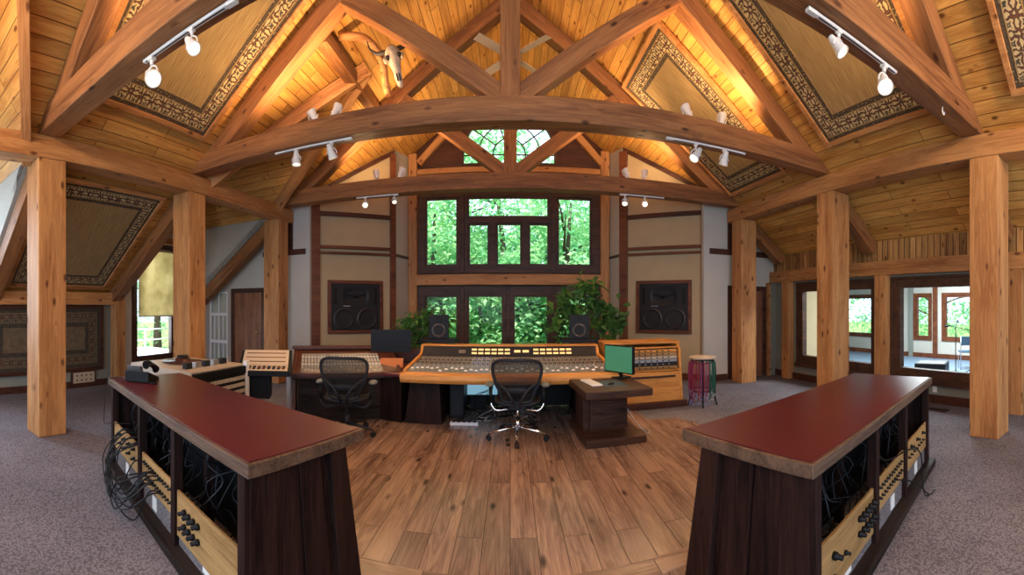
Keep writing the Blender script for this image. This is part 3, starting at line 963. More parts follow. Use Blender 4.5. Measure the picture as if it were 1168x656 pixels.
roof_rug(-1, 5.05, 6.78, 2.42, 4.36, 'shadowed rug framed on the low sloping ceiling of the left aisle', bw=(.06, .16, .07))
# rug on the left wall
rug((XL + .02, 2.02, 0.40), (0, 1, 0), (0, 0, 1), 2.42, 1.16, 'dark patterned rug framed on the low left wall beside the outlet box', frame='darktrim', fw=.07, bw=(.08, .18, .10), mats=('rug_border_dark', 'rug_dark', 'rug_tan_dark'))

# ================================================================== PATCH-BAY COUNTERS
def knob_mesh():
    bm = new_bm(); lathe(bm, [(.012, 0), (.012, .012), (.008, .014), (.008, .03)], axis='Y', seg=10); 
    bmesh.ops.recalc_face_normals(bm, faces=bm.faces[:])
    me = bpy.data.meshes.new('jack'); bm.to_mesh(me); bm.free(); me.materials.append(M['black']); return me
JACK = knob_mesh()
def link_mesh(name, me, parent, loc, scale=1.0, rot=None):
    o = bpy.data.objects.new(name, me); scene.collection.objects.link(o); o.parent = parent; o.location = loc
    o.scale = (scale, scale, scale) if isinstance(scale, (int, float)) else scale
    if rot: o.rotation_euler = rot
    return o
def counter(origin, ang, Lc, W, s, label, jackspec):
    root = thing('patch_counter', label, 'counter', (*origin, 0), ang, 'red topped counters')
    Y = lambda v: v * s
    # top: wooden edge band and red laminate
    bm = new_bm(); box(bm, 0, Lc, 0, Y(W), .812, .880); put('countertop_edge', bm, 'edge', root, bevel=.006)
    bm = new_bm(); box(bm, .022, Lc - .022, Y(.022), Y(W - .022), .880, .8855); put('countertop', bm, 'red', root)
    # near end: planks, leaning inner stile
    wt, wb = W - .16, W - .02
    x0 = .05
    n = 4
    for i in range(n):
        a, b_ = i / n, (i + 1) / n
        y0t, y1t = .05 + (wt - .05) * a, .05 + (wt - .05) * b_ - .006
        y0b, y1b = .05 + (wb - .05) * a, .05 + (wb - .05) * b_ - .006
        d = .012 if i % 2 else 0
        bm = new_bm(); hexa(bm, [(x0 + d, Y(y0b), 0), (x0 + d, Y(y1b), 0), (x0 + .03, Y(y1b), 0), (x0 + .03, Y(y0b), 0),
                                 (x0 + d, Y(y0t), .812), (x0 + d, Y(y1t), .812), (x0 + .03, Y(y1t), .812), (x0 + .03, Y(y0t), .812)])
        put('end_board', bm, 'barn', root, bevel=.003)
    bm = new_bm(); hexa(bm, [(x0 - .03, Y(wb - .16), 0), (x0 - .03, Y(wb + .02), 0), (x0 + .02, Y(wb + .02), 0), (x0 + .02, Y(wb - .16), 0),
                             (x0 - .03, Y(wt - .11), .812), (x0 - .03, Y(wt + .02), .812), (x0 + .02, Y(wt + .02), .812), (x0 + .02, Y(wt - .11), .812)])
    put('leaning_stile', bm, 'barn', root, bevel=.006)
    # far end and slanting operator side
    bm = new_bm(); hexa(bm, [(Lc - .08, Y(.05), 0), (Lc - .05, Y(.05), 0), (Lc - .05, Y(wb), 0), (Lc - .08, Y(wb), 0),
                             (Lc - .08, Y(.05), .812), (Lc - .05, Y(.05), .812), (Lc - .05, Y(wt), .812), (Lc - .08, Y(wt), .812)])
    put('end_panel', bm, 'barn', root)
    bm = new_bm(); hexa(bm, [(.08, Y(wb - .03), 0), (Lc - .08, Y(wb - .03), 0), (Lc - .08, Y(wb), 0), (.08, Y(wb), 0),
                             (.08, Y(wt - .03), .812), (Lc - .08, Y(wt - .03), .812), (Lc - .08, Y(wt), .812), (.08, Y(wt), .812)])
    put('front_panel', bm, 'barnx', root)
    P_box('inner_back', root, 'black', .08, Lc - .08, Y(.47), Y(.50), .02, .80)
    # uprights on the open side
    for u in (.06, .87, 1.55, Lc - .12):
        P_box('upright', root, 'barn', u, u + .062, Y(.02), Y(.085), .05, .812, bevel=.004)
    for u in (.50, 1.02, 1.80):
        P_box('inner_upright', root, 'barn', u, u + .05, Y(.34), Y(.40), .05, .812)
    P_box('plinth', root, 'barnx', .03, Lc, Y(-.035), Y(.09), .0, .06, bevel=.006)
    bays = [(.122, .87, .13, .42), (.932, 1.55, .22, .44), (1.612, Lc - .12, .22, .46)]
    for i, (a, b_, z0, z1) in enumerate(bays):
        P_box('carpet_panel', root, 'carpet_panel', a, b_, Y(.055), Y(.07), .06, z0)
        pn = P_box('patch_panel', root, 'plywood', a + .004, b_ - .004, Y(.038), Y(.056), z0, z1, bevel=.002)
        for (ux, uz, sc) in jackspec[i]:
            link_mesh('jack', JACK, pn, (a + ux, Y(.038), z0 + uz), sc, (0, 0, math.pi) if s > 0 else None)
        if i < 3:
            op = P_box('outlet_plate', root, 'white', a + .33, a + .41, Y(.048), Y(.056), .085, .085 + (.10 if i else .04))
    return root
rows = lambda n, x0, dx, z: [(x0 + dx * i, z, .9) for i in range(n)]
jl = [[(.62 - .06 * i, z, 1.6) for i in range(4) for z in (.20, .11)],
      rows(12, .03, .047, .165) + rows(12, .03, .047, .075),
      [(x, z, 1.3) for x in (.12, .26, .40, .54) for z in (.18, .10)]]
jr = [[(.50 + .055 * i, z, 1.6) for i in range(5) for z in (.21, .12)] + [(.16, .06, 1.8), (.16, .18, 1.8), (.30, .12, 1.2)],
      rows(10, .04, .055, .16) + rows(10, .04, .055, .09),
      [(x, .18, 1.3) for x in (.15, .35, .55)] + rows(7, .08, .08, .11)]
CL = counter((-1.11, 1.48), math.atan2(.325, -.945), 2.50, .82, -1, 'long dark wooden counter with red top on the left, telephone on it', jl)
CR = counter((1.25, 1.36), math.atan2(.311, .951), 2.44, .87, 1, 'long dark wooden counter with red top on the right, nothing on it', jr)
def cl_pt(u, v, z):    # a point of the left counter's frame in the room
    return (-1.11 - .9456 * u + .3253 * v, 1.48 + .3253 * u + .9456 * v, z)
def cr_pt(u, v, z):
    return (1.25 + .9505 * u - .3108 * v, 1.36 + .3108 * u + .9505 * v, z)

# cables
def cable(name, pts, r, mat, label, cat='cable', group=None, n=8):
    bm = new_bm(); tube(bm, smooth_path(pts, n), r, 6)
    return tag(put(name, bm, mat), label, cat, group)
rc = random.Random(3)
for i in range(12):
    u0 = 1.0 + rc.uniform(0, .5); u1 = u0 + rc.uniform(.25, .75)
    za = .385 if i % 2 else .295
    dz = rc.uniform(.05, .25)
    p = [cl_pt(u0, .03, za), cl_pt(u0 + .02, -.05, za - .01), cl_pt(u0 + .10, -.13 - rc.uniform(0, .08), za - dz), cl_pt((u0 + u1) / 2 + .1, -.15 - rc.uniform(0, .08), .10 + rc.uniform(0, .12)),
         cl_pt(u1 + .1, -.10 - rc.uniform(0, .10), .22 + rc.uniform(0, .2)), cl_pt(u1, -.04, .42 + rc.uniform(0, .12)), cl_pt(u1 - .05, .10, .50)]
    cable('patch_cable', p, .0055, 'black', 'black patch cable looping in the tangle off the left counter panel', 'cable', 'black patch cables hanging from the left counter')
cable('black_wire', [cl_pt(2.26, .10, .90), cl_pt(2.36, .02, .90), cl_pt(2.42, -.035, .84), cl_pt(2.43, -.05, .6), cl_pt(2.40, -.06, .45), cl_pt(2.2, -.05, .5), cl_pt(2.05, .1, .52)], .004, 'black', 'thin black cord running from the telephone down the counter end')
cable('black_cable', [cr_pt(.98, .30, .60), cr_pt(1.0, .12, .62), cr_pt(1.15, .05, .50), cr_pt(1.50, -.03, .47), cr_pt(1.72, -.06, .36), cr_pt(1.75, -.07, .12), cr_pt(1.72, -.10, .02), cr_pt(1.78, -.14, .008)], .006, 'black', 'black cable looping out of the right counter onto the carpet')
cable('black_cable', [cr_pt(1.28, .03, .31), cr_pt(1.32, -.06, .30), cr_pt(1.5, -.10, .20), cr_pt(1.72, -.13, .03), cr_pt(1.86, -.16, .008)], .006, 'black', 'black cable plugged into the middle panel of the right counter')
def tangle(name, fn, us, n, seed, label):
    r_ = random.Random(seed); bm = new_bm()
    for i in range(n):
        u = r_.uniform(*us); pts = []
        for k in range(5):
            pts.append(fn(u + r_.uniform(-.12, .12), r_.uniform(.12, .40), .78 - .15 * k + r_.uniform(-.08, .08)))
        tube(bm, smooth_path(pts, 5), r_.choice((.004, .006)), 5, mi=r_.choice((0, 0, 0, 1)))
    o = put(name, bm, ['black', 'dgrey']); o['kind'] = 'stuff'; return tag(o, label, 'cables')
tangle('cable_tangle', cl_pt, (.2, 2.2), 36, 1, 'mass of cables inside the open side of the left counter')
tangle('cable_tangle', cr_pt, (.2, 2.2), 26, 2, 'mass of cables inside the open side of the right counter')

# telephone
ph = thing('telephone', 'black desk telephone with raised handset on the left counter', 'telephone', cl_pt(2.20, .27, .886), math.radians(205))
ph.scale = (1.15, 1.15, 1.3)
bm = new_bm(); hexa(bm, [(-.11, -.10, 0), (.11, -.10, 0), (.11, .11, 0), (-.11, .11, 0), (-.11, -.10, .02), (.11, -.10, .02), (.11, .11, .085), (-.11, .11, .085)]); put('telephone_base', bm, 'black', ph, bevel=.008)
bm = new_bm(); tube(bm, smooth_path([(-.08, -.10, .075), (-.08, -.06, .10), (-.08, .04, .135), (-.08, .10, .13)], 5), lambda t: .02 + .012 * abs(2 * t - 1), 8); put('handset', bm, 'blackgloss', ph)
bm = new_bm(); hexa(bm, [(-.02, .02, .06), (.10, .02, .06), (.10, .07, .075), (-.02, .07, .075), (-.02, .04, .11), (.10, .04, .11), (.10, .09, .12), (-.02, .09, .12)]); put('telephone_display', bm, 'steel', ph, bevel=.003)
for i in range(12):
    x, y = -.01 + .035 * (i % 3), -.07 + .022 * (i // 3)
    bm = new_bm(); box(bm, x, x + .024, y, y + .015, .03 + (y + .1) * .31, .038 + (y + .1) * .31); put('button', bm, 'dgrey', ph)
bm = new_bm(); box(bm, -.02, .12, -.02, .02, 0, .018); box(bm, -.05, -.02, -.012, .012, .002, .014)
tag(put('marker_pen', bm, 'black', loc=cl_pt(1.98, .30, .886), rotz=math.radians(170), bevel=.003), 'small dark marker lying beside the telephone', 'pen')

# ================================================================== MIXING CONSOLES
def strip_mesh(w, L, sidecols, cap='white', plate='charcoal', dens=7):
    """one channel strip lying in XY (Y = up the slope): plate, knob rows; fader cap is separate"""
    bm = new_bm()
    box(bm, .001, w - .001, 0, L, 0, .004, mi=0)
    for k in range(dens):
        y = L * (.40 + .57 * k / dens)
        for xx in ((w * .5,) if k % 2 else (w * .3, w * .7)):
            cyl(bm, (xx, y, .004), (xx, y, .019), .0095, .007, 7, mi=1 + (k % 3))
    for k in range(3):
        box(bm, w * .25, w * .75, L * (.30 + .028 * k), L * (.315 + .028 * k), .004, .010, mi=4)
    box(bm, w * .46, w * .54, L * .03, L * .27, .004, .005, mi=5)
    me = bpy.data.meshes.new('channel_strip'); bmesh.ops.recalc_face_normals(bm, faces=bm.faces[:]); bm.to_mesh(me); bm.free()
    for m in [plate] + sidecols + ['steel', 'black']: me.materials.append(M[m])
    bm = new_bm(); hexa(bm, [(-w * .3, -.018, 0), (w * .3, -.018, 0), (w * .3, .018, 0), (-w * .3, .018, 0), (-w * .22, -.008, .016), (w * .22, -.008, .016), (w * .22, .008, .016), (-w * .22, .008, .016)])
    bmesh.ops.recalc_face_normals(bm, faces=bm.faces[:])
    mc = bpy.data.meshes.new('fader_cap'); bm.to_mesh(mc); bm.free(); mc.materials.append(M[cap])
    return me, mc

# --- main console
mc = thing('mixing_console', 'large wooden framed mixing console with lit meters in front of the windows', 'mixing console', (0, 0, 0))
X0c, X1c = -1.42, 1.40
bm = new_bm()
lip = [(5.12, .615), (5.28, .60), (5.28, .74), (5.15, .745), (5.10, .725), (5.09, .66)]
prism(bm, [(a, b_) for a, b_ in lip], X0c, X1c, 'YZ'); put('armrest', bm, 'consolewood', mc, bevel=.012)
for xa in (X0c, X1c - .045):
    bm = new_bm(); prism(bm, [(5.28, .60), (6.66, .60), (6.62, .985), (6.40, .985), (6.30, .865), (5.28, .765)], xa, xa + .045, 'YZ'); put('side_panel', bm, 'consolewood', mc, bevel=.006)
bm = new_bm(); prism(bm, [(5.28, .60), (6.60, .60), (6.60, .95), (6.40, .95), (6.30, .82), (5.28, .735)], X0c + .045, X1c - .045, 'YZ'); put('chassis', bm, 'charcoal', mc)
bm = new_bm(); box(bm, X0c, X1c, 6.38, 6.66, .975, .995); put('top_rail', bm, 'consolewood', mc, bevel=.005)
# meter bridge face
def on_bridge(o, x, t):  # t 0..1 up the bridge
    o.location = (x, 6.298 + .095 * t, .835 + .14 * t); o.rotation_euler = (math.atan2(.14, .095), 0, 0)
bm = new_bm(); box(bm, X0c + .05, X1c - .05, 0, .165, 0, .006)
mb = put('meter_bridge', bm, 'charcoal', mc); mb.location = (0, 6.292, .83); mb.rotation_euler = (math.atan2(.14, .095), 0, 0)
bm = new_bm(); box(bm, -.040, .040, -.016, .016, 0, .006); box(bm, -.044, .044, -.020, .020, 0, .003, mi=1)
vum = bpy.data.meshes.new('level_meter'); bm.to_mesh(vum); bm.free(); vum.materials.append(M['meter_glow']); vum.materials.append(M['black'])
for r_, yy in enumerate((.052, .115)):
    for k in range(6):
        link_mesh('level_meter', vum, mb, (-.56 + .103 * k, yy, .007))
        link_mesh('level_meter', vum, mb, (.40 + .103 * k, yy, .007))
for k in range(2):
    link_mesh('level_meter', vum, mb, (.11 + .13 * k, .088, .007), (1.2, 1.3, 1))
for k in range(5):
    bm = new_bm(); box(bm, -.80 + .022 * k, -.79 + .022 * k, .05, .11, .006, .010); put('indicator', bm, 'steel', mb)
me, mcap = strip_mesh(.068, 1.03, ['steel', 'redtrim', 'black'], 'white', 'gunmetal', 8)
me2, _ = strip_mesh(.068, 1.03, ['steel', 'dgrey', 'bluecloth'], 'white', 'bluemetal', 8)
slope = math.atan2(.085, 1.02)
fr_ = random.Random(5)
n = 40
for k in range(n):
    x = X0c + .05 + k * .068
    st = link_mesh('channel_strip', me2 if 12 <= k < 16 else me, mc, (x, 5.275, .737), 1, (slope, 0, 0))
    link_mesh('fader_cap', mcap, st, (.034, 1.03 * fr_.uniform(.06, .24), .004))
P_box('shade_panel', mc, 'black', -.95, .98, 6.50, 6.53, .02, .60)  # black sheet added so the space below the console looks shaded
# pedestals under the console
for s_, xa in ((-1, -1.42), (1, .96)):
    bm = new_bm(); hexa(bm, [(xa - .02, 5.42, 0), (xa + .50, 5.42, 0), (xa + .50, 6.5, 0), (xa - .02, 6.5, 0), (xa + .05, 5.48, .60), (xa + .46, 5.48, .60), (xa + .46, 6.5, .60), (xa + .05, 6.5, .60)])
    put('pedestal', bm, 'barn', mc, bevel=.008)

# --- secondary console, turned to the operator, with plinth cabinet
sc_ang = math.atan2(.50, .95)
s2 = thing('mixing_console', 'dark mahogany framed side console behind the left mesh chair', 'mixing console', (-2.84, 4.78, 0), sc_ang)
W2 = 1.48
bm = new_bm(); prism(bm, [(0, .06), (.10, .0), (.9, .0), (.9, .95), (.78, .95), (.0, .70), (-.02, .66), (-.02, .62), (.08, .60)], 0, .05, 'YZ'); put('side_panel', bm, 'mahog', s2, bevel=.006)
bm = new_bm(); prism(bm, [(0, .06), (.10, .0), (.9, .0), (.9, .95), (.78, .95), (.0, .70), (-.02, .66), (-.02, .62), (.08, .60)], W2, W2 + .05, 'YZ'); put('side_panel', bm, 'mahog', s2, bevel=.006)
bm = new_bm(); prism(bm, [(.0, .62), (.88, .62), (.88, .93), (.76, .93), (.0, .68)], .05, W2, 'YZ'); put('chassis', bm, 'mahog', s2)
P_box('top_rail', s2, 'mahog', -.03, W2 + .08, .72, .92, .945, .985, bevel=.006)
P_box('armrest', s2, 'mahog', 0, W2 + .05, -.05, .03, .64, .70, bevel=.01)
P_box('lower_cabinet', s2, 'barnx', .08, W2 - .03, .15, .86, .0, .62)
me3, mcap3 = strip_mesh(.046, .62, ['white', 'steel', 'cream'], 'cream', 'gunmetal', 9)
sl2 = math.atan2(.25, .76)
for k in range(25):
    st = link_mesh('channel_strip', me3, s2, (.12 + .046 * k, .03, .694), 1, (sl2, 0, 0))
    link_mesh('fader_cap', mcap3, st, (.023, .62 * fr_.uniform(.06, .25), .004))

# --- corner desk between the consoles
cd = thing('corner_desk', 'dark corner desk with a red top between the two consoles', 'desk', (-1.42, 5.45, 0), 0)
bm = new_bm(); prism(bm, [(-.0, -.22), (-.0, .98), (-.62, .98), (-.95, .62), (-.50, -.10)], .66, .70, 'XY'); put('desktop', bm, 'red', cd, bevel=.004)
bm = new_bm(); prism(bm, [(-.06, -.05), (-.06, .9), (-.55, .9), (-.80, .6), (-.44, .05)], 0, .66, 'XY'); put('desk_body', bm, 'barn', cd)
bm = new_bm(); box(bm, -.95, .0, .92, 1.0, 0.66, .93); put('back_panel', bm, 'mahog', cd)
mo = thing('monitor', 'wide black monitor standing between the two consoles', 'monitor', (-1.83, 6.08, .74), math.radians(17))
P_box('screen', mo, 'screen_dark', -.30, .30, -.032, -.028, .17, .49)
P_box('bezel', mo, 'black', -.315, .315, -.028, .02, .155, .505, bevel=.004)
bm = new_bm(); box(bm, -.04, .04, 0, .03, .02, .18); box(bm, -.16, .16, -.10, .10, 0, .02); put('monitor_stand', bm, 'steel', mo, bevel=.004)
ob = thing('script_stand', 'small orange wooden stand below the wide black monitor', 'stand', (-1.69, 5.62, .70), math.radians(12))
bm = new_bm(); box(bm, -.17, .17, 0, .20, 0, .015); o = put('board', bm, 'orangeboard', ob, bevel=.004); o.rotation_euler = (math.radians(35), 0, 0); o.location = (0, -.02, .02)
bm = new_bm(); hexa(bm, [(-.15, 0, 0), (.15, 0, 0), (.15, .16, 0), (-.15, .16, 0), (-.15, 0, .012), (.15, 0, .012), (.15, .15, .11), (-.15, .15, .11)]); put('wedge', bm, 'mahog', ob)

# ================================================================== MESH CHAIRS
def mesh_chair(name, label, loc, rotz, group, basemat):
    root = thing(name, label, 'chair', loc, rotz, group)
    # five-star base
    for k in range(5):
        a = math.radians(-90 + 72 * k)
        c, s = math.cos(a), math.sin(a)
        bm = new_bm()
        tube(bm, [(c * .03, s * .03, .13), (c * .14, s * .14, .125), (c * .36, s * .36, .085)], lambda t: .024 - .010 * t, 8)
        lg = put('base_leg', bm, basemat, root)
        bm = new_bm()
        px, py = c * .36, s * .36
        for e in (-.022, .010):
            cyl(bm, (px - s * e, py + c * e, .032), (px - s * (e + .016), py + c * (e + .016), .032), .032, seg=14)
        cyl(bm, (px, py, .05), (px, py, .085), .010, seg=8)
        put('caster', bm, 'rubber', lg)
    bm = new_bm(); cyl(bm, (0, 0, .10), (0, 0, .24), .035); cyl(bm, (0, 0, .24), (0, 0, .38), .018); put('gas_column', bm, basemat, root)
    bm = new_bm(); box(bm, -.10, .10, -.13, .12, .37, .43); box(bm, -.16, .16, -.03, .05, .38, .41); put('mechanism', bm, 'dgrey', root, bevel=.012)
    # seat: curved mesh in a frame
    bm = new_bm(); G = []
    nx, ny = 10, 10
    for j in range(ny + 1):
        v = j / ny; row = []
        for i in range(nx + 1):
            u = i / nx * 2 - 1
            wv = .25 + .03 * v
            y = -.21 + .45 * v
            z = .455 + .03 * u * u - .05 * max(0, v - .7) / .3 * (max(0, v - .7) / .3)
            rr = 1 - .12 * (abs(2 * v - 1) ** 4)
            row.append((u * wv * rr, y, z))
        G.append(row)
    V = [[bm.verts.new(p) for p in r] for r in G]; V2 = [[bm.verts.new((p[0], p[1], p[2] - .02)) for p in r] for r in G]
    for j in range(ny):
        for i in range(nx):
            for A, fl_ in ((V, 0), (V2, 1)):
                f = bm.faces.new((A[j][i], A[j][i + 1], A[j + 1][i + 1], A[j + 1][i])); f.smooth = True
    put('seat', bm, 'black', root)
    rim = [G[0][i] for i in range(nx)] + [G[j][nx] for j in range(ny)] + [G[ny][i] for i in range(nx, 0, -1)] + [G[j][0] for j in range(ny, 0, -1)]
    bm = new_bm(); tube(bm, [(p[0], p[1], p[2] - .01) for p in rim], .017, 8, closed=True); put('seat_frame', bm, 'dgrey', root)
    # backrest frame: broad rounded top, narrower waist
    def by(z): return -.235 - .10 * max(0, (z - .5) / .5) - .03 * math.sin((z - .5) * 6)
    out = []
    half = [(0, .985), (.12, .985), (.21, .975), (.265, .94), (.285, .88), (.275, .80), (.245, .70), (.205, .62), (.185, .56), (.17, .51), (.12, .485), (0, .48)]
    ring = [(x, z) for x, z in half] + [(-x, z) for x, z in half[-2:0:-1]]
    ring3 = [(x, by(z) + .10 * (x / .28) ** 2, z) for x, z in ring]
    cl = smooth_path(ring3 + [ring3[0]], 3)[:-1]
    bm = new_bm(); tube(bm, cl, .020, 8, closed=True); put('back_frame', bm, 'dgrey', root)
    bm = new_bm()
    prev = None
    zs = [.49 + .49 * i / 16 for i in range(17)]
    hw = lambda z: next((half[i][0] + (half[i + 1][0] - half[i][0]) * (half[i][1] - z) / (half[i][1] - half[i + 1][1] + 1e-9) for i in range(1, len(half) - 1) if half[i][1] >= z >= half[i + 1][1]), .12)
    for z in zs:
        w = hw(z); row = [bm.verts.new((w * u, by(z) + .10 * (w * u / .28) ** 2, z)) for u in [(-1 + i / 5) for i in range(11)]]
        if prev:
            for i in range(10):
                f = bm.faces.new((prev[i], prev[i + 1], row[i + 1], row[i])); f.smooth = True
        prev = row
    put('back_mesh', bm, 'chairmesh', root)
    bm = new_bm(); uvsphere(bm, (0, by(.63) - .025, .63), .17, .022, .055); put('lumbar_pad', bm, 'black', root)
    bm = new_bm(); tube(bm, smooth_path([(-.235, by(.72) + .045, .72), (-.12, by(.66) - .03, .64), (-.05, by(.6) - .05, .52), (-.04, -.20, .42)], 5), .016, 8)
    tube(bm, smooth_path([(.235, by(.72) + .045, .72), (.12, by(.66) - .03, .64), (.05, by(.6) - .05, .52), (.04, -.20, .42)], 5), .016, 8)
    put('back_support', bm, 'dgrey', root)
    for s in (-1, 1):
        bm = new_bm()
        tube(bm, smooth_path([(s * .10, -.10, .38), (s * .24, -.14, .37), (s * .30, -.13, .42), (s * .31, -.12, .46)], 5), .015, 8)
        put('arm_bracket', bm, basemat if basemat == 'chrome' else 'dgrey', root)
        bm = new_bm(); tube(bm, [(s * .312, -.12, .45), (s * .32, -.10, .64)], .020, 8)
        ar = put('arm_post', bm, 'black', root)
        bm = new_bm(); uvsphere(bm, (s * .335, -.03, .655), .055, .14, .022); put('arm_pad', bm, 'padgrey', ar)
    return root
mesh_chair('office_chair', 'black mesh office chair with chrome base in front of the main console', (.09, 4.94, .008), math.radians(-3), 'mesh office chairs', 'chrome')
mesh_chair('office_chair', 'black mesh office chair with dark base in front of the side console', (-2.00, 4.72, .008), math.radians(14), 'mesh office chairs', 'dgrey')

# ================================================================== PRODUCER DESK, MONITOR
pd = thing('side_desk', 'dark slab wood side desk with a thick base right of the centre chair', 'desk', (.80, 4.26, 0), math.radians(4))
P_box('desktop', pd, 'deskwood', 0, .78, 0, 1.08, .60, .685, bevel=.012)
P_box('pedestal', pd, 'deskwood', .20, .68, .56, 1.06, .09, .60, bevel=.006)
P_box('pedestal_post', pd, 'deskwood', .12, .20, .60, 1.02, .09, .60, bevel=.006)
P_box('base_slab', pd, 'deskwood', .06, .79, .20, 1.12, .008, .10, bevel=.012)
rt = pd.matrix_world
def pdp(x, y, z):
    a = math.radians(4); return (.80 + x * math.cos(a) - y * math.sin(a), 4.26 + x * math.sin(a) + y * math.cos(a), z)
mn = thing('monitor', 'slim monitor on the side desk, green window reflection painted on its screen', 'monitor', pdp(.66, .80, .685), math.radians(-58))
P_box('screen', mn, 'screen_reflection', -.235, .235, -.030, -.026, .075, .40)
P_box('bezel', mn, 'black', -.25, .25, -.026, .015, .06, .415, bevel=.004)
bm = new_bm(); box(bm, -.03, .03, .0, .03, .01, .2); box(bm, -.12, .12, -.10, .10, 0, .015); put('monitor_stand', bm, 'black', mn, bevel=.003)
bm = new_bm(); box(bm, -.13, .13, -.17, .17, 0, .002); tag(put('mouse_pad', bm, 'bluepad', loc=pdp(.42, .42, .686), rotz=math.radians(10)), 'dark blue mouse pad on the side desk', 'mouse pad')
bm = new_bm(); uvsphere(bm, (0, 0, .0), .028, .052, .022); bmesh.ops.bisect_plane(bm, geom=bm.verts[:] + bm.edges[:] + bm.faces[:], plane_co=(0, 0, 0), plane_no=(0, 0, -1), clear_outer=True)
tag(put('computer_mouse', bm, 'black', loc=pdp(.40, .36, .689), rotz=math.radians(-60)), 'black computer mouse on the blue pad', 'mouse')
kb = thing('keyboard', 'white keyboard lying on the side desk', 'keyboard', pdp(.20, .52, .686), math.radians(100))
P_box('keyboard_base', kb, 'paper', -.21, .21, -.065, .065, 0, .012, bevel=.003)
bm = new_bm()
for i in range(14):
    for j in range(5):
        box(bm, -.2 + .0285 * i, -.2 + .0285 * i + .024, -.058 + .0235 * j, -.058 + .0235 * j + .019, .012, .017)
put('keys', bm, 'white', kb)
cable('monitor_cable', [pdp(.74, .85, .30), pdp(.82, .86, .20), pdp(.90, .70, .05), pdp(.98, .60, .016), pdp(.92, .50, .016), pdp(.82, .55, .12), pdp(.78, .7, .2)], .009, 'steel', 'pale cable looping onto the floor beside the side desk base')

# ================================================================== RACK CABINET
rk = thing('rack_cabinet', 'orange wooden equipment cabinet with sloping shelves of gear beside the console', 'cabinet', (1.47, 6.02, 0))
CW = 1.25
for xa in (0, CW - .04):
    bm = new_bm(); prism(bm, [(0, .10), (.72, .10), (.72, 1.02), (.22, 1.02), (.10, .90)], xa, xa + .04, 'YZ'); put('side_panel', bm, 'consolewood', rk, bevel=.005)
P_box('top_panel', rk, 'consolewood', -.02, CW + .02, .17, .74, 1.00, 1.035, bevel=.006)
P_box('back_panel', rk, 'consolewood', .04, CW - .04, .69, .72, .10, 1.0)
P_box('plinth', rk, 'mahog', -.03, CW + .05, -.06, .70, 0, .10, bevel=.005)
bm = new_bm(); hexa(bm, [(.04, .015, .10), (CW - .04, .015, .10), (CW - .04, .04, .10), (.04, .04, .10), (.04, .055, .56), (CW - .04, .055, .56), (CW - .04, .08, .56), (.04, .08, .56)])
dr = put('cabinet_door', bm, 'consolewood', rk, bevel=.004)
P_box('handle', dr, 'deskwood', .25, CW - .12, .03, .06, .47, .50)
bm = new_bm()
prism(bm, [(.08, .57), (.6, .57), (.6, .59), (.08, .59)], .04, CW - .04, 'YZ'); put('shelf', bm, 'consolewood', rk)
bm = new_bm(); prism(bm, [(.14, .93), (.6, .93), (.6, .95), (.14, .95)], .04, CW - .04, 'YZ'); put('shelf', bm, 'consolewood', rk)
cols = ['plywood', 'charcoal', 'steel', 'cream', 'plywood', 'consolewood']
for i in range(6):
    z0 = .60 + .053 * i
    ru = thing('rack_unit', 'rack unit %s in the orange equipment cabinet' % ['lowest', 'second from the bottom', 'third from the bottom', 'fourth from the bottom', 'second from the top', 'topmost'][i], 'rack unit', (1.47, 6.02, 0), 0, 'units in the orange cabinet')
    yy = .10 + .006 * i
    P_box('faceplate', ru, cols[i], .06, CW - .06, yy, yy + .03, z0, z0 + .044, bevel=.002)
    for k in range(10):
        bm = new_bm(); cyl(bm, (.14 + .1 * k, yy - .014, z0 + .022), (.14 + .1 * k, yy, z0 + .022), .012, seg=8); put('knob', bm, 'black' if i != 1 else 'steel', ru)

# ================================================================== CABLE STOOL
st = thing('bar_stool', 'round seated stool hung with coloured cables at the right rear', 'stool', (3.02, 5.92, 0))
bm = new_bm(); lathe(bm, [(.01, .76), (.215, .76), (.225, .775), (.22, .795), (.01, .80)], seg=28); put('seat', bm, 'cream', st)
for k in range(4):
    a = math.radians(45 + 90 * k + 20); c, s = math.cos(a), math.sin(a)
    bm = new_bm(); tube(bm, smooth_path([(c * .17, s * .17, .76), (c * .18, s * .18, .5), (c * .20, s * .20, .15), (c * .235, s * .235, .0)], 4), .013, 8); put('leg', bm, 'black', st)
for z_, r_ in ((.70, .185), (.25, .19)):
    bm = new_bm(); tube(bm, [(r_ * math.cos(2 * math.pi * k / 24), r_ * math.sin(2 * math.pi * k / 24), z_) for k in range(24)], .009, 6, closed=True); put('ring', bm, 'black', st)
cr_ = random.Random(11)
for i in range(64):
    a = 2 * math.pi * i / 64 + cr_.uniform(-.04, .04)
    px = math.cos(a)
    left = px < .05
    m_ = cr_.choice(['redcloth', 'redcloth', 'magcloth', 'redcloth']) if left else cr_.choice(['greencloth', 'greencloth', 'greencloth', 'black'])
    r0 = .20 + cr_.uniform(-.02, .025)
    c, s = math.cos(a), math.sin(a)
    zl = cr_.uniform(.06, .26)
    pts = [(c * .17, s * .17, .70), (c * r0, s * r0, .705), (c * (r0 + .015), s * (r0 + .015), .55), (c * (r0 + cr_.uniform(-.01, .03)), s * (r0 + .01), .35), (c * r0, s * r0, zl)]
    bm = new_bm(); tube(bm, smooth_path(pts, 3), .0055, 5)
    tube(bm, [pts[-1], (pts[-1][0], pts[-1][1], zl - .04)], .007, 5, mi=1)
    o = put('hanging_cable', bm, [m_, 'bluecloth' if left else 'steel'])
    o.location = (3.02, 5.92, 0)
    tag(o, ('red or magenta cable hanging from the left half of the stool' if left else 'green or black cable hanging from the right half of the stool'), 'cable', 'red cables on the stool' if left else 'green cables on the stool')

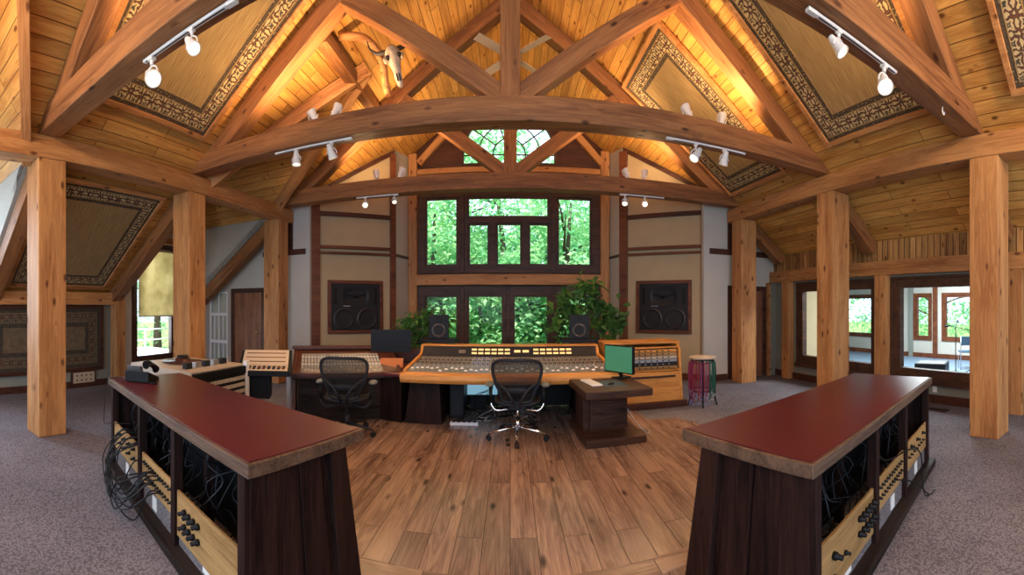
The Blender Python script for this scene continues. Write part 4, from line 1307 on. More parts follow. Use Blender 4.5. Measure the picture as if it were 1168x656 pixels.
# ================================================================== TAPE MACHINE AND REMOTE
tm = thing('tape_machine', 'large pale tape machine with a reel on top behind the left counter', 'tape machine', (-4.35, 3.24, 0))
P_box('cabinet_body', tm, 'cream', .02, 1.14, .02, .98, .10, .80, bevel=.01)
P_box('deck_plate', tm, 'cream', 0, 1.12, 0, 1.0, .80, .86, bevel=.006)
P_box('plinth', tm, 'black', .05, 1.10, .05, .95, 0, .10)
bm = new_bm(); lathe(bm, [(.01, .86), (.27, .86), (.27, .868), (.10, .872), (.10, .915), (.05, .92), (.01, .92)], center=(.45, .52, .01), seg=32); put('tape_reel', bm, 'mahog', tm)
bm = new_bm(); cyl(bm, (.45, .52, .92), (.45, .52, .955), .075, seg=24); put('reel_hub', bm, 'black', tm)
for k in range(5):
    P_box('head_block', tm, 'steel' if k % 2 else 'dgrey', .86, .93, .12 + .16 * k, .22 + .16 * k, .86, .93, bevel=.004)
P_box('channel_meter_panel', tm, 'black', 1.12, 1.17, .02, .98, .74, .84, bevel=.004)
for r_ in range(4):
    rowp = P_box('button_row', tm, 'black', 1.14, 1.155, .04, .96, .40 + .085 * r_, .48 + .085 * r_)
    for k in range(16):
        y0 = .06 + .056 * k
        bm = new_bm(); box(bm, 1.155, 1.17, y0, y0 + .042, .42 + .085 * r_, .465 + .085 * r_); put('button', bm, 'cream', rowp)
P_box('corner_post', tm, 'white', 1.12, 1.18, .96, 1.02, .05, .90, bevel=.004)

rm = thing('tape_remote', 'cream sloping remote control desk on a stand beside the tape machine', 'remote control', (-3.02, 4.30, 0), math.radians(28))
bm = new_bm(); prism(bm, [(0, .70), (.62, .70), (.62, .98), (.56, .98), (.26, .80), (0, .77)], -.33, .38, 'YZ'); put('housing', bm, 'black', rm, bevel=.006)
bm = new_bm(); prism(bm, [(.02, .775), (.26, .803), (.27, .812), (.03, .783)], -.29, .34, 'YZ'); put('control_panel', bm, 'cream', rm)
bm = new_bm(); prism(bm, [(.27, .808), (.55, .975), (.548, .985), (.265, .817)], -.29, .34, 'YZ'); pp = put('control_panel', bm, 'cream', rm)
for k in range(3):
    y_, z_ = .32 + .08 * k, .842 + .048 * k
    bm = new_bm(); hexa(bm, [(-.25, y_, z_), (.30, y_, z_), (.30, y_ + .018, z_ + .011), (-.25, y_ + .018, z_ + .011), (-.25, y_ - .004, z_ + .006), (.30, y_ - .004, z_ + .006), (.30, y_ + .014, z_ + .017), (-.25, y_ + .014, z_ + .017)])
    put('display_strip', bm, 'redtrim', pp)
for i in range(9):
    for j in range(2):
        bm = new_bm(); box(bm, -.25 + .065 * i, -.21 + .065 * i, .06 + .08 * j, .10 + .08 * j, .785 + .01 * j, .805 + .01 * j); put('button', bm, 'redtrim' if (i + j) % 4 == 0 else 'dgrey', rm)
for x_, y_ in ((-.30, .08), (.35, .08), (-.30, .56), (.35, .56)):
    bm = new_bm(); box(bm, x_ - .02, x_ + .02, y_ - .02, y_ + .02, 0, .70); put('leg', bm, 'steel', rm)
P_box('power_unit', rm, 'black', -.24, .1, .15, .5, .38, .70)

# ================================================================== LOUDSPEAKERS
def driver(bm, c, R, mi_rim=0, mi_cone=1, axis='Y'):
    lathe(bm, [(R, 0), (R * 1.0, -.012), (R * .9, -.014), (R * .86, -.004), (R * .80, -.002), (R * .35, .05), (R * .33, .05)], center=c, axis=axis, seg=28, mi=mi_cone, cap=False)
    uvsphere(bm, (c[0], c[1] + .04, c[2]), R * .33, .03, R * .33, mi=mi_rim, u=16, v=8)
def big_speaker(A, B, label):
    a = Vector((*A, 0)); b_ = Vector((*B, 0)); d = b_ - a; Lw = d.length
    ang = math.atan2(d.y, d.x); c = (a + b_) / 2
    root = thing('wall_loudspeaker', label, 'loudspeaker', (c.x, c.y, 1.60), ang, 'flush loudspeakers in the wall')
    hw, z0, z1 = .645, -.60, .59
    bm = new_bm(); prism(bm, [(-hw, z0), (hw, z0), (hw, z1), (-hw, z1)], -.06, .0, 'XZ', holes=[[(-hw + .075, z0 + .075), (hw - .075, z0 + .075), (hw - .075, z1 - .075), (-hw + .075, z1 - .075)]])
    put('wooden_frame', bm, 'redtrim', root, bevel=.006)
    P_box('baffle', root, 'charcoal', -hw + .075, hw - .075, -.028, 0, z0 + .075, z1 - .075)
    # horn: elliptical flare
    bm = new_bm()
    rings = []
    for (rx, rz, y) in ((.30, .22, -.030), (.27, .14, -.034), (.19, .085, -.010), (.10, .04, -.006)):
        rings.append([bm.verts.new((rx * math.copysign(abs(math.cos(t)) ** (.5 if y == -.030 else 1), math.cos(t)), y - (.02 if y == -.030 else 0), .24 + rz * math.copysign(abs(math.sin(t)) ** (.5 if y == -.030 else 1), math.sin(t)))) for t in [2 * math.pi * k / 36 for k in range(36)]])
    for R1, R2 in zip(rings, rings[1:]):
        for k in range(36):
            f = bm.faces.new((R1[k], R1[(k + 1) % 36], R2[(k + 1) % 36], R2[k])); f.smooth = True
    bm.faces.new(rings[-1])
    put('horn', bm, 'dgrey', root)
    bm = new_bm(); tube(bm, smooth_path([(-.24, -.045, .27), (0, -.055, .23), (.24, -.045, .27)], 8), .012, 6); uvsphere(bm, (0, -.045, .215), .06, .02, .035); put('horn_lip', bm, 'black', root)
    P_box('name_strip', root, 'steel', -.29, -.13, -.036, -.028, .005, .025)
    for x_ in (-.47, .47):
        P_box('port', root, 'black', x_ - .035, x_ + .035, -.031, -.028, .05, .42)
    for x_ in (-.27, .27):
        bm = new_bm(); driver(bm, (x_, -.035, -.27), .225, 1, 0); put('woofer', bm, ['charcoal', 'ringmetal'], root)
        bm = new_bm(); lathe(bm, [(.225, 0), (.24, 0), (.24, -.014), (.222, -.014)], center=(x_, -.03, -.27), axis='Y', seg=32, cap=False); put('woofer_ring', bm, 'ringmetal', root)
big_speaker(*SPL, 'large black three-way loudspeaker set in the cream wall left of the windows')
big_speaker(*SPR, 'large black three-way loudspeaker set in the cream wall right of the windows')
def small_speaker(x, label):
    root = thing('nearfield_monitor', label, 'loudspeaker', (x, 6.80, 1.065), math.radians(-x * 6), 'small loudspeakers behind the console')
    P_box('cabinet', root, 'black', -.165, .165, -.12, .14, .0, .40, bevel=.008)
    bm = new_bm(); driver(bm, (0, -.124, .14), .105, 1, 0); put('woofer', bm, ['ringmetal', 'steel'], root)
    bm = new_bm(); driver(bm, (0, -.124, .32), .045, 1, 0); put('tweeter', bm, ['dgrey', 'black'], root)
    bm = new_bm(); lathe(bm, [(.105, 0), (.118, 0), (.118, -.008), (.104, -.008)], center=(0, -.12, .14), axis='Y', seg=28, cap=False); put('woofer_ring', bm, 'ringmetal', root)
    sd = thing('speaker_stand', label.replace('small black studio loudspeaker', 'black riser shelf under the loudspeaker'), 'stand', (x, 6.80, 0), 0, 'risers behind the console')
    P_box('platform', sd, 'black', -.30, .30, -.17, .22, 1.0, 1.064, bevel=.005)
    P_box('post', sd, 'barn', -.12, .12, .0, .20, 0, 1.0)
small_speaker(-1.20, 'small black studio loudspeaker behind the left end of the console')
small_speaker(1.16, 'small black studio loudspeaker behind the right end of the console')

# ================================================================== PLANTS
def leaves(bm, centers, n, size, seed, spread, drop=.0, mi=0):
    r = random.Random(seed)
    for i in range(n):
        c = Vector(r.choice(centers)) + Vector((r.gauss(0, spread[0]), r.gauss(0, spread[1]), r.gauss(0, spread[2])))
        L = size * r.uniform(.7, 1.3); w = L * .28
        q = Euler((r.uniform(-.9, .9), r.uniform(-.9, .9) + drop, r.uniform(0, 6.28))).to_matrix()
        p = [(-L / 2, 0, 0), (-L * .1, -w, .012), (L / 2, 0, -L * .15), (-L * .1, w, .012)]
        m0 = bm.verts.new(c + q @ Vector((-.02, 0, -L * .04)))
        vs = [bm.verts.new(c + q @ Vector(v)) for v in p]
        for a, b_ in ((0, 1), (1, 2), (2, 3), (3, 0)):
            f = bm.faces.new((vs[a], vs[b_], m0)); f.material_index = mi
def houseplant(loc, h, crown, n, size, spread, label, seed):
    root = thing('potted_plant', label, 'plant', loc)
    bm = new_bm(); lathe(bm, [(.01, 0), (.13, 0), (.17, .28), (.18, .30), (.16, .30), (.15, .26), (.01, .26)], seg=24); put('pot', bm, 'pot', root)
    bm = new_bm(); cyl(bm, (0, 0, .25), (0, 0, .27), .15, seg=20); put('soil', bm, 'soil', root)
    r = random.Random(seed)
    bm = new_bm()
    for c in crown:
        tube(bm, smooth_path([(r.uniform(-.04, .04), r.uniform(-.04, .04), .26), (c[0] * .3, c[1] * .3, c[2] * .5), (c[0] * .8, c[1] * .8, c[2] * .9), c], 4), lambda t: .014 - .009 * t, 6)
    put('stem', bm, 'bark', root)
    bm = new_bm(); leaves(bm, crown, n, size, seed, spread); put('foliage', bm, 'leaf', root, fix=False)
    return root
cl_ = [(-.15, 0, 1.30), (.05, .05, 1.42), (.2, 0, 1.35), (-.25, 0, 1.15), (-.22, .03, 1.0), (.1, 0, 1.2), (-.3, 0, 1.25), (.35, .05, 1.32), (-.1, 0, .95)]
houseplant((-1.62, 7.35, 0), 1.7, cl_, 520, .13, (.10, .08, .09), 'bushy green houseplant at the left end of the lower windows', 4)
cr2 = [(-.1, 0, 1.92), (.15, 0, 1.85), (-.35, 0, 1.80), (-.5, 0, 1.55), (.35, 0, 1.60), (.45, 0, 1.40), (.1, 0, 1.65), (-.2, 0, 1.55), (.5, 0, 1.25), (.45, 0, 1.05), (-.42, 0, 1.1), (.28, 0, 1.3), (.0, 0, 1.95), (-.5, 0, 1.3), (.6, 0, 1.38)]
houseplant((1.42, 7.6, 0), 2.0, cr2, 520, .20, (.12, .10, .09), 'tall broad-leaved houseplant at the right end of the lower windows', 9)

# ================================================================== TRACK LIGHTS
def track(p0, p1, label):
    p0, p1 = Vector(p0), Vector(p1); d = p1 - p0; Lh = d.length
    root = thing('lighting_track', label, 'track', p0, group='lighting tracks'); root.rotation_euler = (0, 0, math.atan2(d.y, d.x))
    P_box('rail', root, 'white', 0, Lh, -.018, .018, -.022, 0, bevel=.002)
    P_box('end_feed', root, 'white', -.03, .06, -.022, .022, -.028, 0, bevel=.003)
    P_box('slot', root, 'dgrey', .08, Lh - .02, -.006, .006, -.0235, -.02)
    return root
def spot(loc, target, label, power=40, up=False, on=True, size=1.0, cone=1.5, glow='lamp_glow'):
    """gimbal lamp hung from loc (or standing on loc when up)"""
    root = thing('spotlight', label, 'spotlight', loc, group='white adjustable spotlights')
    s = -1 if not up else 1
    hd = Vector((0, 0, s * .13 * size))
    bm = new_bm(); cyl(bm, (0, 0, 0), (0, 0, s * .05 * size), .014 * size, seg=10); box(bm, -.02 * size, .02 * size, -.02 * size, .02 * size, 0, s * .02 * size); put('stem', bm, 'white', root)
    bm = new_bm(); r = .062 * size
    tube(bm, [(r * math.cos(t), 0, hd.z - s * r * math.sin(t) * 1.15 * (1)) for t in [math.pi * k / 10 for k in range(11)]], .006 * size, 6)
    put('gimbal', bm, 'white', root)
    d = (Vector(target) - (Vector(loc) + hd)).normalized()
    q = d.to_track_quat('Z', 'Y')
    bm = new_bm(); Sx = size
    lathe(bm, [(.030 * Sx, -.09 * Sx), (.036 * Sx, -.05 * Sx), (.040 * Sx, -.01 * Sx), (.056 * Sx, .04 * Sx), (.056 * Sx, .055 * Sx), (.050 * Sx, .055 * Sx), (.046 * Sx, .035 * Sx)], seg=20, cap=False)
    cyl(bm, (0, 0, -.11 * Sx), (0, 0, -.085 * Sx), .026 * Sx, .030 * Sx, 16)
    h = put('lamp_housing', bm, 'white', root); h.location = hd; h.rotation_euler = q.to_euler()
    bm = new_bm(); lathe(bm, [(.040 * Sx, .030 * Sx), (.028 * Sx, .040 * Sx), (.002, .044 * Sx)], seg=18, cap=False)
    put('bulb', bm, glow if on else 'steel', h)
    if on:
        l = add_light('lamp_light', 'SPOT', hd + d * .08 * size, power, WARM, .04, spot=cone)
        l.rotation_euler = d.to_track_quat('-Z', 'Y').to_euler(); l.parent = root
    return root
zt = 3.70
track((-1.75, 2.17, zt), (-2.72, 2.17, zt), 'white lighting track under the nearest tie beam on the left')
track((1.93, 2.13, zt), (2.95, 2.13, zt), 'white lighting track under the nearest tie beam on the right')
track((-1.95, 4.70, 3.71), (-3.05, 4.70, 3.71), 'white lighting track under the middle tie beam on the left')
track((1.92, 4.70, 3.71), (3.05, 4.70, 3.71), 'white lighting track under the middle tie beam on the right')
track((-2.1, 7.33, 3.71), (-2.9, 7.33, 3.71), 'short white lighting track under the rear tie beam on the left')
track((2.05, 7.33, 3.71), (2.9, 7.33, 3.71), 'short white lighting track under the rear tie beam on the right')
spot((-2.62, 2.17, zt - .02), (-1.2, 1.5, 2.2), 'lit spotlight at the wall end of the nearest left track', 45, size=1.25)
spot((-2.15, 2.17, zt - .02), (-1.0, 1.9, 2.0), 'lit spotlight nearer the centre on the nearest left track', 35, size=.95)
spot((2.22, 2.13, zt - .02), (3.0, 1.2, 2.0), 'lit spotlight nearer the centre on the nearest right track', 35, size=.95)
spot((2.78, 2.13, zt - .02), (2.2, 1.3, 2.2), 'lit spotlight at the wall end of the nearest right track', 45, size=1.25)
spot((-2.72, 4.70, 3.69), (-2.6, 4.6, 1.0), 'spotlight at the wall end of the middle left track', 60, size=1.1, cone=1.9)
spot((-2.20, 4.70, 3.69), (-1.5, 5.6, 1.0), 'spotlight nearer the centre on the middle left track', 60, size=1.1, cone=1.9)
spot((2.30, 4.70, 3.69), (1.2, 4.4, 2.0), 'lit spotlight nearer the centre on the middle right track', 60, size=1.15, cone=1.9)
spot((2.72, 4.70, 3.69), (2.4, 5.6, 1.0), 'spotlight at the wall end of the middle right track', 60, size=1.1, cone=1.9)
spot((-2.72, 7.33, 3.69), (-1.6, 3.0, 1.3), 'glaring spotlight on the rear left track before the speaker wall', 55, cone=2.2)
spot((-2.14, 7.33, 3.69), (-1.6, 5.6, .7), 'small spotlight at the centre end of the rear left track', 40, size=.8)
spot((2.51, 7.33, 3.69), (1.6, 3.0, 1.3), 'glaring spotlight on the rear right track before the speaker wall', 55, cone=2.2)
spot((2.12, 7.33, 3.69), (1.4, 5.6, .7), 'small spotlight at the centre end of the rear right track', 40, size=1.0)
for x, y, z, tx, ty, lab in ((-2.52, 4.80, 4.0, -3.6, 4.0, 'white uplight canister on the middle tie beam, left outer'), (-2.18, 4.80, 4.0, -1.4, 6.0, 'white uplight canister on the middle tie beam, left inner'),
                             (2.22, 4.80, 4.0, 1.4, 6.0, 'white uplight canister on the middle tie beam, right inner'), (2.74, 4.80, 4.0, 3.6, 6.0, 'white uplight canister on the middle tie beam, right outer'),
                             (-2.52, 7.40, 4.0, -3.2, 8.4, 'white uplight canister on the rear tie beam, left outer'), (-2.02, 7.40, 4.0, -1.0, 7.6, 'white uplight canister on the rear tie beam, left inner'),
                             (2.16, 7.40, 4.0, 1.0, 7.6, 'white uplight canister on the rear tie beam, right inner'), (2.52, 7.40, 4.0, 3.2, 8.4, 'white uplight canister on the rear tie beam, right outer'),
                             ):
    spot((x, y, z), (tx, ty, 6.6), lab, 90, up=True, size=1.15, cone=2.5)
for s, side in ((-1, 'left'), (1, 'right')):
    spot((s * 2.4, 2.2, 3.99), (s * 3.4, 3.4, 6.0), 'uplight canister on the nearest tie beam, %s side' % side, 110, up=True, size=1.0, cone=2.5)
    # unseen fill lamp added to brighten the near ceiling slopes
    add_light('ceiling_fill', 'POINT', (s * 3.2, .2, 4.1), 75, WARM, .08)

# ================================================================== CEILING FAN
fn = thing('ceiling_fan', 'pale bladed ceiling fan hanging behind the middle king post', 'fan', (.03, 5.75, 0))
bm = new_bm(); cyl(bm, (0, 0, 5.22), (0, 0, 7.2), .018, seg=10); put('downrod', bm, 'steel', fn)
bm = new_bm(); lathe(bm, [(.01, 5.03), (.09, 5.04), (.13, 5.09), (.13, 5.16), (.07, 5.22), (.01, 5.23)], seg=24); put('motor_housing', bm, 'steel', fn)
for k in range(4):
    a = math.radians(45 + 90 * k); c, s = math.cos(a), math.sin(a)
    q = Matrix.Rotation(a, 4, 'Z') @ Matrix.Rotation(math.radians(12), 4, 'X')
    bm = new_bm(); box(bm, .16, .66, -.062, .062, -.005, .005, mat=Matrix.Translation((0, 0, 5.12)) @ q)
    box(bm, .10, .20, -.02, .02, -.008, .008, mi=1, mat=Matrix.Translation((0, 0, 5.12)) @ q)
    put('fan_blade', bm, ['cream', 'steel'], fn, bevel=.003)

# ================================================================== SKULL
sk = thing('animal_skull', 'bleached horned animal skull hung on the left of the middle truss', 'skull', (-1.50, 5.18, 4.80), rot=(math.radians(-8), math.radians(-14), math.radians(10)))
bm = new_bm()
prof = [(.30, .07, .06), (.24, .115, .09), (.16, .14, .10), (.08, .12, .09), (.0, .085, .08), (-.10, .072, .065), (-.20, .065, .055), (-.30, .05, .04), (-.36, .03, .025)]
rings = []
for z, rx, ry in prof:
    rings.append([bm.verts.new((rx * math.cos(2 * math.pi * k / 20), ry * math.sin(2 * math.pi * k / 20), z)) for k in range(20)])
for A, B in zip(rings, rings[1:]):
    for k in range(20):
        f = bm.faces.new((A[k], A[(k + 1) % 20], B[(k + 1) % 20], B[k])); f.smooth = True
bm.faces.new(rings[0]); bm.faces.new(rings[-1])
for s in (-1, 1):
    bm2 = None
    tube(bm, smooth_path([(s * .10, -.03, .14), (s * .155, -.05, .10), (s * .13, -.06, .02)], 4), .022, 6)
put('cranium', bm, 'bone', sk)
for s in (-1, 1):
    bm = new_bm(); uvsphere(bm, (s * .095, -.065, .10), .034, .03, .036); put('eye_socket', bm, 'soil', sk)
    bm = new_bm(); uvsphere(bm, (s * .022, -.055, -.24), .014, .02, .07); put('nasal_opening', bm, 'soil', sk)
    bm = new_bm(); tube(bm, smooth_path([(s * .10, .0, .24), (s * .24, .0, .26), (s * .34, -.02, .36), (s * .36, -.04, .50)], 6), lambda t: .035 * (1 - t) + .006, 8); put('horn', bm, 'horn', sk)
sk.scale = (.80, .85, .92)

# ================================================================== WALL FITTINGS
ob_ = thing('jack_box', 'pale wooden wall box with eight dark jacks low on the left wall', 'outlet box', (XL, 4.05, .07))
P_box('box_frame', ob_, 'darktrim', .0, .06, -.27, .27, -.0, .26, bevel=.004)
P_box('faceplate', ob_, 'cream', .058, .068, -.24, .24, .03, .235)
for i in range(4):
    for j in range(2):
        bm = new_bm(); cyl(bm, (.066, -.16 + .105 * i, .085 + .09 * j), (.074, -.16 + .105 * i, .085 + .09 * j), .017, seg=12); put('jack', bm, 'black', ob_)
wo = thing('wall_outlet', 'white wall outlet under the large right window', 'outlet', (XR, 3.42, .24))
P_box('faceplate', wo, 'white', -.008, 0, -.04, .04, -.06, .06, bevel=.002)
for z in (-.028, .028):
    P_box('socket', wo, 'paper', -.012, -.008, -.018, .018, z - .016, z + .016)
vt = thing('floor_vent', 'dark metal floor vent below the large right window', 'vent', (5.48, 3.3, 0.0), 0)
bm = new_bm(); box(bm, -.08, .08, -.32, .32, 0.0, .008)
put('vent_frame', bm, 'mahog', vt)
for k in range(14):
    P_box('slat', vt, 'black', -.06, .06, -.30 + .043 * k, -.28 + .043 * k, .008, .012)
# woven roller blind
bl = thing('roller_blind', 'woven tan roller blind half lowered over the left dormer window', 'blind', (XL + .06, 0, 0))
bm = new_bm(); box(bm, -.006, .006, 5.42, 6.46, 1.40, 2.86); put('blind_fabric', bm, 'blind', bl)
bm = new_bm(); cyl(bm, (0, 5.40, 2.87), (0, 6.48, 2.87), .03, seg=14); put('roller', bm, 'cream', bl)
bm = new_bm(); box(bm, -.012, .012, 5.42, 6.46, 1.375, 1.40); put('hem_bar', bm, 'cream', bl)
beam('window_header', (XL + .06, 5.25, 3.10), (XL + .06, 6.62, 3.10), .10, .16, 'timber', 'short timber over the window with the woven blind', 'beam')
# white glazed panel leaning by the left door
gp = thing('glazed_panel', 'tall white barred glass panel beside the reddish brown door', 'panel', (-6.95, 7.66, 0))
bm = new_bm()
rect = lambda a, b_, c, d: [(a, c), (b_, c), (b_, d), (a, d)]
hl = []
hl += [rect(.035, .28, 1.45, 1.93), rect(.31, .55, 1.45, 1.93)]
for a in (.035, .17, .31, .44):
    hl += [rect(a, a + .11, .78, 1.38), rect(a, a + .11, .08, .70)]
prism(bm, rect(0, .585, .02, 1.97), 0, .035, 'XZ', holes=hl); put('panel_frame', bm, 'paper', gp)
bm = new_bm(); box(bm, .02, .565, .015, .02, .04, 1.95); put('pane', bm, 'glass', gp)
# hook under the right tie beam
bm = new_bm(); tube(bm, smooth_path([(0, 0, 0), (0, 0, -.05), (.02, 0, -.075), (.04, 0, -.06), (.035, 0, -.04)], 4), .006, 6)
tag(put('hook', bm, 'white', loc=(3.75, 2.10, 3.71)), 'small white hook under the nearest right tie beam', 'hook')

# ================================================================== UNDER THE CONSOLE
tv = thing('computer_display', 'pale blue lit screen standing on the floor under the console', 'monitor', (-.50, 6.35, .008), math.radians(4))
P_box('screen', tv, 'screen_blue', -.30, .30, -.004, 0, .22, .56)
P_box('bezel', tv, 'black', -.33, .33, 0, .05, .19, .59, bevel=.004)
P_box('monitor_stand', tv, 'black', -.12, .12, -.06, .10, 0, .19)
pcb = thing('computer_tower', 'black computer tower beside the pale blue screen under the console', 'computer', (-.86, 5.75, .008))
P_box('case', pcb, 'black', 0, .2, 0, .5, 0, .52, bevel=.006)
P_box('front_grille', pcb, 'charcoal', .02, .18, -.006, 0, .05, .47)
ps = thing('power_strip', 'pale power strip lying on the floor under the console', 'power strip', (-.62, 5.45, .008), math.radians(3))
P_box('housing', ps, 'paper', -.19, .19, -.03, .03, 0, .04, bevel=.004)
for k in range(5):
    P_box('socket', ps, 'dgrey', -.16 + .07 * k, -.12 + .07 * k, -.018, .018, .04, .043)
rr_ = random.Random(21)
bm = new_bm()
for i in range(16):
    x = rr_.uniform(-.6, .85); y = rr_.uniform(5.5, 6.2)
    pts = [(x + rr_.uniform(-.25, .25), y + rr_.uniform(-.12, .12), max(.02, .015 + (rr_.uniform(0, .22) if k in (0, 4) else .01))) for k in range(5)]
    tube(bm, smooth_path(pts, 4), .006, 5, mi=rr_.choice((0, 0, 0, 1)))
for i in range(8):
    x = rr_.uniform(-.45, .1)
    tube(bm, smooth_path([(x, 6.2, .60), (x + .1, 6.0, .40), (x + rr_.uniform(-.2, .3), 5.95, .28), (x + .2, 5.8, .02)], 5), .006, 5)
o = put('cable_tangle', bm, ['black', 'steel']); o['kind'] = 'stuff'; tag(o, 'tangle of cables on the floor under the main console', 'cables')

# ================================================================== THE STUDIO ROOM BEYOND THE RIGHT WINDOWS
SX = 11.0
bm = new_bm(); box(bm, XR + .18, SX, -2, 12, -.1, .0); struct('floor_studio', bm, 'studiofloor')
bm = new_bm(); prism(bm, [(-2, 0), (12, 0), (12, 2.9), (-2, 2.9)], SX, SX + .15, 'YZ', holes=[[(3.6, .62), (6.1, .62), (6.1, 1.95), (3.6, 1.95)], [(6.62, .62), (7.15, .62), (7.15, 1.95), (6.62, 1.95)], [(8.5, .62), (10.2, .62), (10.2, 1.95), (8.5, 1.95)]])
struct('wall_studio_right', bm, 'white_wall')
bm = new_bm(); box(bm, XR + .18, SX, 11.2, 11.35, 0, 2.9); struct('wall_studio_back', bm, 'white_wall')
bm = new_bm(); box(bm, XR + .18, SX + .15, -2, 12, 2.9, 3.0); struct('ceiling_studio', bm, 'white_wall')
bm = new_bm(); box(bm, 6.6, 7.9, 7.6, 7.72, 0, 2.9); struct('wall_studio_partition', bm, 'plaster')
bm = new_bm(); box(bm, XR + .18, XR + .45, 4.46, 4.60, 0, 2.2); struct('trim_90', bm, 'plywood')
for a, b_ in ((3.6, 6.1), (6.62, 7.15), (8.5, 10.2)):
    side_window(SX, a, b_, .62, 1.95, -1, surround=.08, matw='redtrim', fr=.06)
for k, (y, m_) in enumerate(((6.4, 'redtrim'), (7.3, 'greywall'))):
    bm = new_bm(); box(bm, SX - .08, SX, y - .07, y + .07, 0, 2.9); struct('trim_%d' % (91 + k), bm, m_)
bm = new_bm(); box(bm, SX - .04, SX, -2, 11.2, 0, .14); struct('baseboard_studio', bm, 'redtrim')
add_light('studio_fill', 'AREA', (8.6, 5.0, 2.85), 330, (0.9, 0.95, 1.0), 2.0)  # fill light added to brighten the studio room
cls = thing('added_ceiling_lamp', 'added flat white fill lamp on the studio room ceiling beyond the right windows', 'lamp', (8.6, 5.0, 2.87))  # fixture made up to go with the fill light
P_box('lamp_housing', cls, 'white', -.6, .6, -.6, .6, 0, .03); P_box('diffuser', cls, 'white', -.55, .55, -.55, .55, -.015, 0)
ab = thing('amplifier', 'grey equipment case on the studio floor beyond the right window', 'amplifier', (8.0, 4.75, 0), math.radians(20))
P_box('case', ab, 'dgrey', -.3, .3, -.35, .35, 0, .34, bevel=.02); P_box('top_panel', ab, 'steel', -.27, .27, -.32, .32, .34, .345); P_box('front_grille', ab, 'charcoal', -.31, -.30, -.3, .3, .04, .3)
def mic_stand(loc, h, boom, label):
    r = thing('microphone_stand', label, 'stand', loc, boom, 'microphone stands in the studio room')
    bm = new_bm(); cyl(bm, (0, 0, .05), (0, 0, h), .011, seg=8); put('pole', bm, 'dgrey', r)
    for k in range(3):
        a = 2.1 * k; bm = new_bm(); cyl(bm, (0, 0, .16), (.30 * math.cos(a), .30 * math.sin(a), .012), .010, seg=8); put('leg', bm, 'dgrey', r)
    bm = new_bm(); cyl(bm, (-.2, 0, h - .05), (.5, 0, h + .12), .008, seg=8); put('boom', bm, 'dgrey', r)
    bm = new_bm(); cyl(bm, (.5, 0, h + .12), (.62, 0, h + .10), .02, .025, seg=10); put('microphone', bm, 'black', r)
mic_stand((8.2, 4.25, 0), 1.15, .4, 'left microphone stand seen through the large right window')
mic_stand((8.5, 4.0, 0), 1.05, 2.2, 'middle microphone stand seen through the large right window')
mic_stand((8.1, 3.65, 0), 1.2, 4.0, 'right microphone stand seen through the large right window')
def folding_chair(loc, rz, label):
    r = thing('metal_chair', label, 'chair', loc, rz, 'metal chairs in the studio room')
    P_box('seat', r, 'bluepad', -.2, .2, -.2, .2, .43, .46, bevel=.01); 
    bm = new_bm(); box(bm, -.2, .2, .19, .21, .62, .85); put('backrest', bm, 'bluepad', r, bevel=.008)
    for x in (-.19, .19):
        for y in (-.18, .2):
            bm = new_bm(); cyl(bm, (x, y, 0), (x, y, .45 if y < 0 else .85), .011, seg=8); put('leg', bm, 'steel', r)
folding_chair((8.7, 3.5, 0), .8, 'blue metal chair in the studio room nearest the window')
folding_chair((9.5, 4.6, 0), 2.2, 'blue metal chair in the studio room against the far wall')

# ================================================================== OUTDOORS
bm = new_bm()
gp_ = 24
def gz(x, y): return -.35 + .02 * math.sin(x * .7) * math.cos(y * .5)
bm2 = new_bm()
for (x0, x1, y0, y1) in ((-40, 40, 10.3, 60), (-40, -7.3, -30, 10.3), (11.3, 40, -30, 10.3)):
    n_ = 16; V = [[bm.verts.new((x0 + (x1 - x0) * i / n_, y0 + (y1 - y0) * j / n_, gz(x0 + i, y0 + j))) for i in range(n_ + 1)] for j in range(n_ + 1)]
    for j in range(n_):
        for i in range(n_):
            bm.faces.new((V[j][i], V[j][i + 1], V[j + 1][i + 1], V[j + 1][i]))
bm2.free()
struct('ground', bm, 'grass')
bm = new_bm(); box(bm, -13.0, -7.25, 4.0, 10.5, -.34, -.02); struct('ground_patio', bm, 'patio')
def tree(loc, h, R, label, seed, mat, n=4200, leaf=.21):
    root = thing('tree', label, 'tree', loc, group='trees outside the windows')
    r = random.Random(seed)
    bm = new_bm(); tube(bm, smooth_path([(0, 0, -.1), (r.uniform(-.2, .2), 0, h * .35), (r.uniform(-.3, .3), r.uniform(-.2, .2), h * .8)], 5), lambda t: .17 * (1 - t) + .04, 10)
    for k in range(9):
        a = r.uniform(0, 6.28); z0 = h * r.uniform(.2, .7)
        tube(bm, smooth_path([(0, 0, z0), (math.cos(a) * R * .4, math.sin(a) * R * .4, z0 + .4), (math.cos(a) * R * .8, math.sin(a) * R * .8, z0 + r.uniform(.3, 1.0))], 4), lambda t: .05 * (1 - t) + .012, 6)
    put('trunk', bm, 'bark', root)
    cs = []
    for k in range(60):
        a = r.uniform(0, 6.28); rr = R * math.sqrt(r.random()); z = h * r.uniform(.06, 1.0)
        sc = math.sin(math.pi * min(1, max(.12, z / h * .85 + .1)))
        cs.append((rr * math.cos(a) * sc, rr * math.sin(a) * sc, z))
    bm = new_bm(); leaves(bm, cs, n, leaf, seed, (R * .14, R * .14, h * .05)); put('foliage', bm, mat, root, fix=False)
    return root
